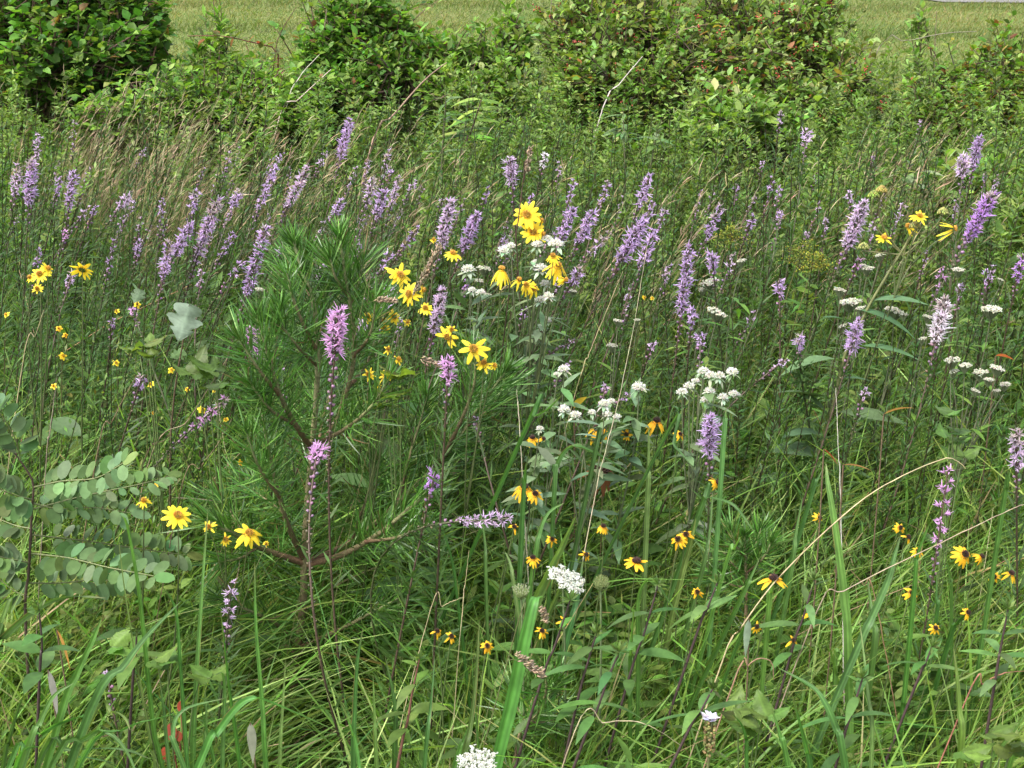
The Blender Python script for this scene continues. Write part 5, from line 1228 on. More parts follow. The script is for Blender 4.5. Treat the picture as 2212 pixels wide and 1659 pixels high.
pine("fine needled pine seedling standing in the right grass among yellow blooms", "pine_seedling", 2.3, [(1612, 1290), (1611, 1240), (1610, 1200), (1609, 1150)], .004, [(.0025, (1611, 1240), (1580, 1215, .02), (1550, 1175, .03)), (.0025, (1611, 1238), (1645, 1210, -.02), (1668, 1170, -.03)), (.002, (1610, 1205), (1590, 1180, -.03), (1578, 1145, -.03)), (.002, (1610, 1205), (1630, 1180, .03), (1645, 1140, .04)), (.0025, (1612, 1270), (1570, 1260, .0), (1535, 1235, 0))], .04, dens=900, cat="pine seedling", group="pine seedlings")

# ------------------------------------------------------------------ blue green leaf sprays of the young locust tree
LB = [(.095, .165, .06), (.075, .135, .042), (.12, .19, .085), (.06, .115, .03), (.12, .17, .05)]
def locust():
    Y = 2.15
    stem = [at(T(*q), Y) for q in (('B1', 165, 760), ('B1', 185, 400), ('B1', 205, 0), ('M1', 212, 1470), ('M1', 130, 1330), ('M1', 20, 1180))]
    base = stem[0].copy(); base[2] = 0; base[0] -= .03
    root = thing("locust_sapling", "young locust at the left edge with sprays of oval blue green leaflets", "locust sapling", base)
    g = G(); tubes(g, poly([base] + stem, 20), np.linspace(.003, .0012, 20), (.06, .04, .028), 6); g.build("stem", M_BARK, root, base)
    sprays = [ # rachis pixel points, leaflet length, depth drift
     ([('M1', 215, 1500), ('M1', 400, 1460), ('M1', 620, 1440), ('M1', 790, 1345)], .038, -.06, 11),
     ([('B1', 205, 280), ('B1', 450, 310), ('B1', 700, 370), ('B1', 990, 425)], .040, -.1, 14),
     ([('M1', 130, 1330), ('M1', 110, 1220), ('M1', 50, 1100), ('M1', -30, 980)], .038, -.04, 10),
     ([('B1', 190, 340), ('B1', 90, 320), ('B1', 0, 300), ('B1', -140, 240)], .036, -.06, 9),
     ([('M1', 200, 1600), ('M1', 380, 1640), ('M1', 600, 1630), ('B1', 840, 20)], .036, .06, 12),
     ([('B1', 190, 470), ('B1', 380, 470), ('B1', 620, 450), ('B1', 860, 470)], .034, .1, 12),
     ([('M1', 205, 1580), ('M1', 130, 1560), ('M1', 20, 1520), ('M1', -120, 1440)], .038, -.05, 9),
     ([('B1', 200, 120), ('B1', 100, 100), ('B1', 0, 60), ('B1', -120, 0)], .036, .02, 8),
     ([('M1', 215, 1640), ('M1', 520, 1560), ('M1', 900, 1480), ('M1', 1080, 1430)], .032, .14, 14),
     ([('B1', 205, 160), ('B1', 560, 200), ('B1', 900, 250), ('B1', 1200, 290)], .036, .16, 15),
     ([('B1', 185, 560), ('B1', 90, 520), ('B1', 0, 450), ('B1', -80, 400)], .034, .0, 8),
    ]
    for pts, ll, dz, npair in sprays:
        pth = poly([at(T(*q), Y + dz * i / 3) for i, q in enumerate(pts)], 16)
        g = G(); tubes(g, pth, np.linspace(.0016, .0008, 16), (.13, .15, .06), 4)
        o = g.build("leaf_spray", M_STEM, root, base)
        u = np.linspace(.14, .99, npair) * 14.99; i = u.astype(int); P0 = pth[i] + (pth[i + 1 if False else np.minimum(i + 1, 15)] - pth[i]) * (u - i)[:, None]
        tn = nrm(pth[np.minimum(i + 1, 15)] - pth[i])
        up = nrm(np.array([.1, -.55, .82]) + rng.normal(0, .08, 3))
        lat = nrm(np.cross(tn, up))
        g = G()
        for sgn in (1, -1):
            d = nrm(lat * sgn + tn * .35 + up * (.18 + rng.normal(0, .22, (npair, 1))) + rng.normal(0, .1, (npair, 3)))
            L = ll * (.72 + .36 * rng.random(npair)) * np.interp(u, [0, 3, 12, 15], [.7, 1, 1, .8])
            nor = up + rng.normal(0, .42, (npair, 3))
            ribbons(g, P0 + d * .003, d, L, L * (.5 + .12 * rng.random(npair)), -up * (L * .3 * rng.random(npair))[:, None], np.cross(d, nor), pick(LB, npair, [4, 3, 2, 1, .25], .13), 7, 'oval', .16)
        ribbons(g, pth[-1:], tn[-1:], ll, ll * .55, np.zeros(3), np.cross(tn[-1:], up), pick(LB, 1), 7, 'oval', .12)
        g.build("leaflets", M_MATT, o, base)
locust()

# ------------------------------------------------------------------ broad grass clumps in the foreground
GR = [(.075, .165, .04), (.09, .19, .05), (.06, .14, .035), (.12, .20, .06)]
def clump(label, Y, blades, group="broad grass clumps", name="grass_clump", cat="grass clump", cols=GR, extra=0, mat=None):
    """blades: (width in tile px, tile, points...) from root to tip"""
    bs = []
    for i, b in enumerate(blades):
        yy = Y + rng.normal(0, .03)
        pts = [at(T(b[1], *q), yy) for q in b[2:]]
        foot = pts[0].copy(); dx = pts[1] - pts[0]
        foot[0] -= np.clip(dx[0] / max(abs(dx[2]), .03), -.5, .5) * foot[2] * .8; foot[2] = 0; foot[1] += .02
        P = poly([foot] + pts, 20)
        n = len(P); P[:, 1] += np.linspace(0, 1, n) ** 2 * rng.normal(0, .05)
        bs.append((P, b[0] * K / ppm(pts[0])))
    c = np.mean([p[0] for p, w in bs], 0); c[2] = 0
    root = thing(name, label, cat, c, group)
    for P, w in bs:
        g = G(); cc = vary(cols[rng.integers(len(cols))], 1, .12)
        k = len(P); tipc = np.array([.18, .15, .08]); f = np.clip((np.linspace(0, 1, k) - .86) / .14, 0, 1)[:, None] * (.7 * rng.random())
        a_ = rng.random() * .9 - .45
        strip(g, P, w, np.array([math.cos(a_), math.sin(a_), 0]), cc * (1 - f) + tipc * f, fold=.3 + .25 * rng.random())
        g.build("blade", mat or M_GRASS, root, c)
    if extra:
        g = G(); n = extra; h = .25 + .35 * rng.random(n)
        ribbons(g, c + np.stack([rng.normal(0, .1, n), rng.normal(0, .08, n), 0 * h], 1), np.stack([rng.normal(0, .35, n), rng.normal(0, .3, n), np.ones(n)], 1), h, .004 + .004 * rng.random(n), np.stack([h * rng.normal(0, .35, n), h * rng.normal(0, .3, n), -h * .3 * rng.random(n)], 1), None, pick(cols, n), 6, 'blade', .3)
        g.build("short_blades", M_GRASS, root, c)

clump("upright broad grass clump with tall stiff blades, left of the pine's foot", 1.86, [
  (40, 'B1', (1050, 1659), (1000, 1400), (960, 900), (930, 440), (880, 0), (868, -110)), (26, 'B1', (1000, 1640), (980, 1500), (900, 1000), (830, 500), (790, 50)),
  (50, 'B1', (1240, 1659), (1245, 1200), (1255, 700), (1265, 150)), (36, 'B1', (1210, 1659), (1170, 1000), (1150, 600), (1070, 400)), (36, 'B1', (1090, 1659), (1060, 1300), (1035, 1100)),
  (50, 'B1', (1715, 1659), (1690, 1300), (1640, 800), (1618, 380)), (36, 'B1', (1800, 1659), (1815, 1300), (1832, 985)), (40, 'B1', (1440, 1659), (1480, 1000), (1460, 830)), (34, 'B1', (1550, 1659), (1500, 1100), (1472, 480)), (30, 'B1', (1310, 1659), (1330, 1350), (1320, 1100)), (34, 'B1', (1390, 1659), (1340, 1450), (1290, 1250))], extra=40)
clump("grass clump with one wide blade arching right across the pine's foot", 1.72, [(66, 'B1', (1270, 1659), (1400, 1430), (1520, 1270), (1620, 1212), (1760, 1245), (2212, 1440)), (44, 'B1', (1180, 1659), (1100, 1480), (1150, 1360), (1420, 1335)), (40, 'B1', (500, 1659), (800, 1400), (1010, 1330), (1230, 1265))], extra=20)
clump("grass clump of long blades leaning right in the lower left corner", 1.74, [
  (60, 'B1', (360, 1430), (500, 1050), (600, 830), (650, 700)), (72, 'B1', (550, 1370), (780, 1050), (900, 910), (1090, 750)), (50, 'B1', (560, 1400), (740, 1250), (850, 1200), (935, 1195)),
  (56, 'B1', (100, 1659), (270, 1450), (440, 1390), (610, 1395)), (46, 'B1', (260, 1600), (450, 1530), (780, 1500), (990, 1545)), (50, 'B1', (150, 1620), (240, 1400), (320, 1240), (435, 1185)), (46, 'B1', (60, 1659), (180, 1500), (270, 1420), (380, 1350)),
  (50, 'B1', (330, 1659), (560, 1440), (700, 1340), (870, 1420), (990, 1560)), (40, 'B1', (20, 1650), (60, 1480), (130, 1250), (180, 1140)), (34, 'B1', (430, 1659), (520, 1560), (640, 1530), (800, 1510))], extra=50)
clump("single long grass blade arching in from the left edge under the leaf sprays", 1.8, [(60, 'B1', (-60, 900), (0, 840), (160, 690), (330, 580), (500, 542), (690, 552)), (34, 'B1', (-20, 800), (40, 700), (110, 560))], extra=10)
clump("widest grass blade standing in the bottom middle with a bent over tip", 1.8, [(108, 'B2', (1000, 1659), (1090, 1300), (1180, 900), (1235, 690), (1262, 655), (1290, 690), (1300, 720)), (50, 'B2', (780, 1659), (830, 1450), (870, 1150), (892, 790)), (54, 'B2', (740, 1659), (790, 1520), (850, 1380))], extra=26)
clump("group of blue green blades rising behind the white lace umbels", 2.12, [(92, 'B2', (1200, 760), (1330, 400), (1420, 180), (1510, -60)), (50, 'B2', (1260, 900), (1400, 500), (1440, 350)), (60, 'B2', (1440, 900), (1520, 640), (1570, 400)), (46, 'B2', (1230, 450), (1280, 180), (1340, 70), (1450, 40)), (44, 'B2', (1150, 450), (1165, 100), ), (30, 'B2', (770, 700), (720, 320), (650, 90)), (30, 'B2', (940, 560), (930, 250), (880, 0)), (34, 'B2', (1140, 640), (1100, 420), (1060, 380)), (40, 'M2', (1175, 1659), (1188, 1400), (1192, 1215))], extra=30)
clump("grass clump with thin blades at the bottom, left of the widest blade", 1.75, [(36, 'B2', (540, 1659), (575, 1350), (595, 1080)), (34, 'B2', (235, 1659), (220, 1350), (208, 1090)), (50, 'B2', (350, 1659), (350, 1300), (280, 1000)), (50, 'B2', (90, 1659), (95, 1300), (110, 1000), (145, 770)), (30, 'B2', (130, 1659), (90, 1400), (60, 1240))], extra=40)
clump("tall thin blade bent over like a hook, right of the green birdsnest umbel", 2.0, [(42, 'B2', (1910, 1350), (1915, 950), (1912, 600), (1945, 470), (2010, 425), (2080, 520), (2200, 700)), (36, 'B2', (1860, 1100), (1855, 800), (1858, 380))], extra=14)
clump("broad twisted blade standing at right, crossed by the arching straw", 2.05, [(70, 'B3', (1085, 950), (1065, 600), (1035, 300), (1000, 20), (985, -110), (990, -200)), (40, 'B3', (985, 1000), (975, 800), (950, 700)), (54, 'B3', (1250, 980), (1280, 800), (1310, 660))], extra=20)
clump("notched grass blade with brown edge leaning right, in the lower right", 2.0, [(66, 'B3', (1110, 960), (1230, 710), (1350, 450), (1390, 330), (1440, 205)), (44, 'B3', (560, 700), (575, 500), (580, 390)), (40, 'B3', (340, 900), (420, 700), (500, 520)), (44, 'B3', (350, 660), (440, 500), (530, 360))], extra=24)
clump("clump of wide pale blades arching left at the bottom right", 1.72, [(62, 'B3', (1065, 1659), (1020, 1450), (960, 1310), (880, 1240), (690, 1185)), (48, 'B3', (835, 1659), (800, 1500), (740, 1290), (640, 950)), (50, 'B3', (695, 1659), (650, 1480), (595, 1290)), (38, 'B3', (1245, 1659), (1262, 1300), (1275, 980)), (30, 'B3', (430, 1659), (420, 1450), (380, 1330), (310, 1240))], extra=30)
clump("broad stiff blade standing at the lower right corner", 1.74, [(78, 'B3', (1800, 1659), (1830, 1350), (1845, 1040)), (40, 'B3', (2120, 1659), (2170, 1500), (2212, 1380)), (44, 'B3', (1960, 1659), (2040, 1530), (2140, 1380), (2230, 1200))], extra=40, cols=[(.09, .18, .035), (.11, .20, .04)])
clump("arching green blade over the withered bloom, right of the pine", 2.25, [(46, 'M2', (1375, 1560), (1385, 1400), (1430, 1300), (1510, 1258), (1650, 1320), (1870, 1460)), (40, 'M2', (1630, 1330), (1660, 1210), (1740, 1150), (1850, 1128), (1940, 1150)), (44, 'M2', (1975, 1659), (1985, 1400), (1992, 1130)), (36, 'M2', (2060, 1200), (2130, 1160), (2212, 1190)), (44, 'M2', (1190, 1120), (1250, 1020), (1330, 940), (1425, 805))], extra=24)
clump("curved pale green blade low beside the near lilac spike", 2.2, [(50, 'M3', (120, 1659), (165, 1550), (230, 1525), (330, 1540), (430, 1659)), (44, 'M3', (810, 1659), (860, 1520), (930, 1420)), (40, 'M3', (275, 1300), (285, 1150), (298, 985))], extra=24)
clump("tall blades among the yellow blooms at the right edge", 2.1, [(44, 'B3', (1640, 760), (1660, 620), (1690, 460)), (50, 'B3', (1700, 900), (1760, 700), (1850, 560), (1930, 400)), (36, 'B3', (1740, 640), (1730, 450), (1700, 270)), (44, 'B3', (1500, 560), (1520, 300), (1600, 80)), (40, 'M3', (2070, 1640), (2090, 1500), (2095, 1360))], extra=30)
clump("blade clump left of the small pine seedling in the right grass", 2.15, [(50, 'B3', (-20, 560), (60, 250), (100, 40)), (40, 'B3', (120, 500), (200, 250), (250, 0)), (46, 'B3', (700, 500), (760, 200), (830, 0)), (36, 'B3', (270, 400), (330, 200), (360, 60))], extra=24)

# ------------------------------------------------------------------ narrow leaved herbs with opposite leaves
def herb(label, Y, stem, L, W, n, cols=((.085, .175, .045), (.11, .21, .06), (.075, .15, .04)), scol=(.05, .03, .03), top=True, grp="opposite leaved herbs"):
    P = [at(T(*q), Y) for q in stem]       # top to low
    foot = P[-1].copy(); dx = P[-2] - P[-1]
    foot[0] -= np.clip(dx[0] / max(dx[2], .03), -.6, .6) * foot[2] * .8; foot[2] = 0
    pth = poly([foot] + P[::-1], 20)
    root = thing("leafy_herb", label, "leafy herb", foot, grp)
    g = G(); tubes(g, pth, np.linspace(.0028, .0013, 20), scol, 5); g.build("stem", M_STEM, root, foot)
    u = np.linspace(.22, .985, n)
    for j, f in enumerate(u):
        q = pth[min(19, int(f * 19))]; a0 = rng.random() * .7 - .35 + (j % 2) * 1.35
        s = .74 * (1.1 - .55 * abs(f - .45)) * (.5 if j == n - 1 else 1)
        for k in (0, math.pi):
            d = np.array([math.cos(a0 + k), math.sin(a0 + k) * .8, .22 + rng.normal(0, .15) + .5 * (j == n - 1)])
            g = G(); l = L * s * (.85 + .3 * rng.random())
            ribbons(g, q, d, l, W * s, np.array([0, 0, -l * (.12 + .3 * rng.random())]), np.cross(nrm(d), (0, 0, 1.0)) + rng.normal(0, .2, 3), vary(cols[rng.integers(len(cols))], 1, .12), 7, 'leaf', .22)
            g.build("leaf", M_LEAF, root, foot)
    if top:
        g = G(); m = 18; d = rng.normal(0, .7, (m, 3)) + np.array([0, 0, .7]); ribbons(g, np.repeat(pth[-1:], m, 0), d, .018, .005, np.zeros(3), None, pick([(.12, .19, .05), (.09, .15, .04)], m), 2, 'leaf', .2); g.build("bud", M_LEAF, root, foot)
GL = ((.10, .19, .035), (.13, .23, .045))
herb("dark stemmed herb with narrow leaf pairs standing in the middle of the right grass", 1.98, [('B3', 865, 450), ('B3', 790, 700), ('B3', 690, 1010)], .10, .020, 5)
herb("dark stemmed herb with long leaves in the bottom right, over pale arching blades", 1.74, [('B3', 1175, 1080), ('B3', 1110, 1290), ('B3', 1000, 1659)], .11, .021, 5)
herb("dark stemmed herb leaning right at the lower middle right, by a lilac capped spike", 1.74, [('B3', 210, 1150), ('B3', 120, 1320), ('B3', 20, 1490)], .11, .021, 4)
herb("herb with long drooping leaves left of the arching straw's foot", 1.98, [('B3', 240, 470), ('B3', 170, 650), ('B3', 100, 820)], .09, .018, 4)
herb("short dark stemmed herb beneath the near pinkish spike", 1.95, [('B3', 1620, 880), ('B3', 1570, 1010), ('B3', 1510, 1140)], .09, .018, 4)
herb("herb with four wide leaves on a dark stem below the green birdsnest umbel", 1.84, [('B2', 1795, 910), ('B2', 1730, 1070), ('B2', 1640, 1320), ('B2', 1560, 1500)], .10, .020, 5)
herb("thin dark stemmed herb between the lace umbel and the four leaved herb", 1.88, [('B2', 1650, 790), ('B2', 1600, 960), ('B2', 1500, 1350)], .085, .022, 5)
herb("tall dark stemmed herb right of the green birdsnest umbel", 1.98, [('B2', 2045, 480), ('B2', 1960, 780), ('B2', 1830, 1180)], .10, .024, 6)
herb("bright green herb with glossy pointed leaves left of the bottom wide blade", 1.8, [('B2', 510, 960), ('B2', 470, 1150), ('B2', 430, 1380), ('B2', 380, 1600)], .085, .026, 5, GL, (.14, .06, .045))
herb("dark stemmed leaning herb just right of the wide bottom blade", 1.9, [('B2', 1480, 580), ('B2', 1380, 880), ('B2', 1270, 1180)], .08, .022, 5)
herb("leafy herb with shaded broad leaves in the bottom left thicket", 1.78, [('B1', 250, 640), ('B1', 270, 900), ('B1', 250, 1150)], .08, .03, 5)
herb("yellow green herb between the leaf sprays and the tall blades", 1.86, [('B1', 880, 760), ('B1', 870, 950), ('B1', 850, 1150)], .085, .034, 4, GL)
herb("leafy herb low at the right edge with narrow leaves", 1.8, [('B3', 2110, 640), ('B3', 2060, 900), ('B3', 2010, 1200)], .08, .018, 6)
herb("upright herb with pale pointed leaves, tallest of the back weeds behind the mint", 4.6, [('T2', 1820, 690), ('T2', 1825, 850), ('T2', 1830, 1000)], .10, .02, 12, ((.12, .19, .07), (.15, .22, .09)), (.1, .1, .05), grp="tall herbs in the back weeds")
herb("upright herb with pale leaves left in the back weeds, near the rusty streak shrub", 4.7, [('T2', 680, 590), ('T2', 672, 760), ('T2', 660, 930)], .10, .02, 12, ((.12, .19, .07), (.10, .17, .05)), (.1, .1, .05), grp="tall herbs in the back weeds")
herb("silvery herb with upturned leaf tips in the back weeds before the rusty shrub", 4.4, [('T2', 2040, 830), ('T2', 2020, 940), ('T2', 2000, 1060)], .09, .03, 7, ((.2, .27, .14), (.12, .19, .07)), (.1, .1, .05), grp="tall herbs in the back weeds")
herb("broad pale leaved herb among the dead stalks by the right shrubs", 4.4, [('T3', 1570, 1050), ('T3', 1520, 1150), ('T3', 1470, 1250)], .12, .045, 6, ((.16, .23, .10), (.22, .28, .15)), (.1, .1, .05), grp="tall herbs in the back weeds")

# ------------------------------------------------------------------ long straws and dead stalks
TAN, BRN = (.46, .38, .22), (.20, .14, .085)
def straw(label, Y, pts, r=.0018, col=TAN, name="dry_straw", cat="straw", seed=0, mat=None):
    P = [at(T(*q), y) for q, y in zip(pts, Y if isinstance(Y, (list, tuple)) else [Y] * len(pts))]
    foot = P[0].copy(); dx = P[1] - P[0]; foot[0] -= np.clip(dx[0] / max(abs(dx[2]), .03), *((-1.2, 1.2) if foot[2] < .42 else (-.3, .3))) * foot[2] * .8; foot[2] = 0
    root = thing(name, label, cat, foot, "dead straws and stalks")
    if name == 'seeding_grass': col, r = (.14, .15, .06), r * .75
    r *= .52; g = G(); pth = poly([foot] + P, 40); pth[1:-1] += rng.normal(0, .0003, (38, 3)); tubes(g, pth, np.linspace(r, r * .4, 40), vary(np.repeat(np.array(col)[None], 40, 0), 40, .14, .03), 5); g.build("stem", M_DRY, root, foot)
    if seed:
        g = G(); n = int(160 * seed / .06); u = rng.random(n); i = (25 - u * 25 * min(.5, seed / max(.1, np.linalg.norm(P[-1] - foot)))).astype(int)
        d = nrm(pth[i] - pth[np.maximum(i - 1, 0)]) + rng.normal(0, .35, (n, 3))
        j = u * seed; e = nrm(pth[-1] - pth[-3]); buds(g, pth[-1] - e * j[:, None] + rng.normal(0, .0022, (n, 3)), d, .008, .0014, vary((.30, .23, .15), n, .25)); g.build("seed_head", M_DRY, root, foot)
    return root
straw("longest pale straw, arching from low grass up to the near pinkish spike", 1.95, [('B3', 250, 1040), ('B3', 400, 750), ('B3', 640, 430), ('B3', 1090, 0), ('M3', 1400, 1440), ('M3', 1690, 1320), ('M3', 1780, 1330), ('M3', 1835, 1380)], .0026)
straw("straight tan straw rising to the right edge below the near pinkish spike", 2.0, [('B3', 850, 720), ('B3', 1080, 510), ('B3', 1700, 200), ('B3', 2120, 0), ('M3', 2212, 1610)], .0024, (.40, .32, .22))
straw("white dead stalk standing straight beside the large leaved rosinweed", 2.12, [('M3', 1035, 1659), ('M3', 1020, 1300), ('M3', 1003, 860)], .0022, (.55, .52, .45))
straw("very long thin straw rising from middle grass to the right centre cluster", 2.2, [('M2', 1620, 1659), ('M2', 1700, 1300), ('M2', 1800, 900), ('M2', 1900, 400), ('M2', 1975, -60)], .0018, (.50, .44, .30))
straw("second long straw left of the very long thin one, more slanted", 2.5, [('M2', 1500, 950), ('M2', 1600, 650), ('M2', 1720, 350), ('M2', 1820, 110)], .0016)
straw("thick grey brown stalk slanting right across the left weeds", 2.5, [('M1', 940, 1400), ('M1', 1200, 1080), ('M1', 1330, 880), ('M1', 1480, 640)], .003, (.27, .21, .13))
straw("brown stalk slanting beside a green one, above the leaf sprays", 2.45, [('M1', 620, 1310), ('M1', 720, 1080), ('M1', 800, 920), ('M1', 880, 780)], .0026, BRN)
straw("dark stalk running parallel below the thick grey brown stalk", 2.55, [('M1', 900, 1430), ('M1', 1080, 1170), ('M1', 1240, 800), ('M1', 1290, 560), ('M1', 1450, 240)], .0024, (.12, .08, .05))
straw("thin brown stalk slanting near the pine's left shoots", 2.3, [('M1', 1150, 1580), ('M1', 1290, 1370), ('M1', 1400, 1220), ('M1', 1490, 1060)], .002, BRN)
straw("pale straw leaning at far left, in front of the stalks", 2.5, [('M1', 130, 800), ('M1', 230, 520), ('M1', 280, 360)], .002)
straw("grey stalk standing left, from leaf sprays toward yellow blossoms", 2.3, [('M1', 290, 1450), ('M1', 320, 1150), ('M1', 365, 800)], .0024, (.30, .24, .18))
straw("grass stem with a fuzzy brown head leaning over the tilted yellow daisies", 2.4, [('M2', 460, 300), ('M2', 540, 190), ('M2', 580, 90), ('M2', 640, -40)], .0018, (.20, .15, .08), "seeding_grass", "grass head", .10)
straw("grass stem with a tan head lying across a pale fluffy spike", 2.3, [('M2', 120, 420), ('M2', 180, 320), ('M2', 250, 302), ('M2', 350, 300)], .0014, TAN, "seeding_grass", "grass head", .03)
straw("grass stem with a tan head pointing at the near pink purple spike", 2.2, [('M2', 330, 600), ('M2', 400, 625), ('M2', 520, 665), ('M2', 645, 715)], .0012, TAN, "seeding_grass", "grass head", .03)
straw("grass stem with a brown head standing over the pine's right leader", 2.6, [('M2', 170, 330), ('M2', 175, 220), ('M2', 182, 50)], .0014, TAN, "seeding_grass", "grass head", .05)
straw("drooping thin seed head arching over the wide bottom blade", 1.75, [('B2', 930, 1400), ('B2', 990, 1150), ('B2', 1060, 980), ('B2', 1150, 970), ('B2', 1230, 1010), ('B2', 1300, 1070)], .0014, (.26, .28, .12), "seeding_grass", "grass head", .05)
straw("stem whose thin tip hooks over the broken wide blade", 1.85, [('B2', 1130, 780), ('B2', 1180, 710), ('B2', 1220, 660), ('B2', 1260, 645), ('B2', 1295, 670), ('B2', 1305, 720)], .0022, (.24, .24, .15), "seeding_grass", "grass head", .02)
straw("curled brown dead leaf hooked over in the right grass", 1.85, [('B3', 330, 1150), ('B3', 440, 1000), ('B3', 520, 955), ('B3', 590, 985), ('B3', 605, 1090)], .0028, (.28, .17, .11))
straw("reddish dead blade arching in from the right edge", 1.8, [('B3', 1830, 1240), ('B3', 1950, 1120), ('B3', 2080, 1050), ('B3', 2212, 1036)], .0026, (.30, .13, .09))
straw("arching straw in the bottom middle, right of the seedling tip", 1.74, [('B2', 1500, 1450), ('B2', 1700, 1370), ('B2', 1900, 1360), ('B2', 2050, 1420), ('B2', 2200, 1520)], .0022, (.38, .32, .20))
straw("pale thin straw upright, right of the pine above an upright blade", 2.3, [('M2', 1158, 1180), ('M2', 1148, 1040), ('M2', 1135, 870)], .0016, (.52, .46, .34))
straw("straw stalk standing left of the closed cream lace umbel", 2.0, [('B2', 780, 720), ('B2', 805, 480), ('B2', 830, 260)], .0016, TAN)
straw("dark dead seed stalk standing above the two large yellow daisies", 2.9, [('T2', 1160, 1300), ('T2', 1180, 1170), ('T2', 1205, 1060), ('T2', 1222, 960)], .003, (.07, .045, .03), "dead_seed_stalk", "seed stalk", .05)
straw("slanting brown straw low in the right grass under the yellow blooms", 2.05, [('B3', 1270, 640), ('B3', 1180, 480), ('B3', 1090, 380)], .002, (.34, .2, .12))
straw("bent dead straw below the white lace umbels, leftward", 1.95, [('B2', 560, 720), ('B2', 660, 620), ('B2', 790, 560)], .0014, TAN)

# lilac capped self heal and other single things
p = T('B3', 195, 1345); P = at(p, 1.72); base = P.copy(); base[2] = 0; base[0] -= .02
root = thing("selfheal", "brown knobbed flower spike with a ring of pale lilac petals, at the bottom right", "flower spike", base)
g = G(); low = at(T('B3', 185, 1600), 1.72); tubes(g, poly([base, low, P], 10), np.linspace(.0025, .002, 10), (.12, .13, .05), 5); g.build("stem", M_STEM, root, base)
g = G(); n = 110; u = rng.random(n); az = rng.random(n) * 6.28; o3 = np.stack([np.cos(az), np.sin(az), .5 + 0 * az], 1)
buds(g, low + (P - low) * (.08 + .85 * u)[:, None] + o3 * .004, o3, .006, .0028, pick([(.16, .18, .05), (.22, .15, .06)], n)); fs = g.build("flower_spike", M_BUD, root, base)
g = G(); n = 26; az = rng.random(n) * 6.28; o3 = np.stack([np.cos(az), np.sin(az), .35 + .3 * rng.random(n)], 1)
ribbons(g, np.repeat(P[None], n, 0) + rng.normal(0, .002, (n, 3)), o3, .013, .006, np.zeros(3), np.cross(o3, (0, 0, 1.0)), pick([(.62, .55, .72), (.72, .68, .76)], n, None, .06), 3, 'oval'); g.build("petals", M_PETAL, fs, base)

def lobed(root, base, P, d, L, col, side, name="leaf", mat=None, lobes=5):
    """one leaf blade with a lobed (5) or toothed (3) outline, veined by a crease and curled at the edges"""
    d = nrm(np.asarray(d, float)); s = nrm(np.cross(np.cross(d, side), d)); n_ = np.cross(s, d)
    k = 41; t = np.linspace(0, 1, k); m = 9; v = np.linspace(-1, 1, m)
    if lobes == 5:
        hw = .46 * np.sin(np.pi * t ** .72) ** .8 * (.42 + .58 * np.abs(np.sin(3.1 * np.pi * (t + .04))) ** .8)
        back = .16 * np.abs(np.sin(3.1 * np.pi * (t + .04)))
    else:
        hw = .34 * np.sin(np.pi * t ** .62) ** .9 * (1 - .13 * ((t * 9) % 1)); back = 0 * t + .05
    hw = hw * (1 + rng.normal(0, .03, k)) + .004
    ph = rng.random() * 6
    y = (t[:, None] - back[:, None] * np.abs(v) * .6) * L
    x = hw[:, None] * v * L
    z = L * (.16 * np.abs(v) * hw[:, None] * 2 + .035 * np.sin(t[:, None] * 11 + ph + 2 * v) * np.abs(v) - .3 * t[:, None] ** 2 * (.4 + .6 * rng.random())) - L * .03 * np.abs(np.sin(t[:, None] * 17 + 6 * np.abs(v))) * np.abs(v)
    V = (P + x[..., None] * s + y[..., None] * d + z[..., None] * n_).reshape(-1, 3)
    i_ = np.arange(k - 1)[:, None] * m + np.arange(m - 1)[None]
    c = np.repeat(A3(np.asarray(col, float), k * m), 1, 0).copy(); c = c.reshape(k, m, 3); c[:, m // 2] *= 1.3; c = c * (1 + rng.normal(0, .06, (k, m, 1)))
    g = G(); g.add(V, np.stack([i_, i_ + 1, i_ + m + 1, i_ + m], -1).reshape(-1, 4), c.reshape(-1, 3).clip(0, 1))
    return g.build(name, mat or M_MATT, root, base)
# pale upturned leaf on a thin sapling stem
P = at(T('M1', 1215, 330), 2.55); base = np.array([P[0] - .1, 2.57, 0])
root = thing("lobed_leaf_sapling", "thin sapling holding one large pale grey lobed leaf turned underside up, at left", "sapling", base)
g = G(); tubes(g, poly([base, P + np.array([-.06, 0, -.3]), P], 10), np.linspace(.003, .0012, 10), (.10, .07, .04), 5); g.build("stem", M_BARK, root, base)
lobed(root, base, P, (-.25, -.45, -.85), .075, (.15, .20, .145), np.array([1.0, .25, -.1]))
for q, dd, c_ in [(('M1', 1290, 560), (.4, -.6, -.4), (.09, .14, .05)), (('M1', 1180, 620), (-.6, -.5, -.3), (.08, .14, .05)), (('M1', 900, 230), (-.2, -.5, -.6), (.085, .125, .07))]:
    lobed(root, base, at(T(*q), 2.57), dd, .032, c_, np.array([1.0, .2, 0]))
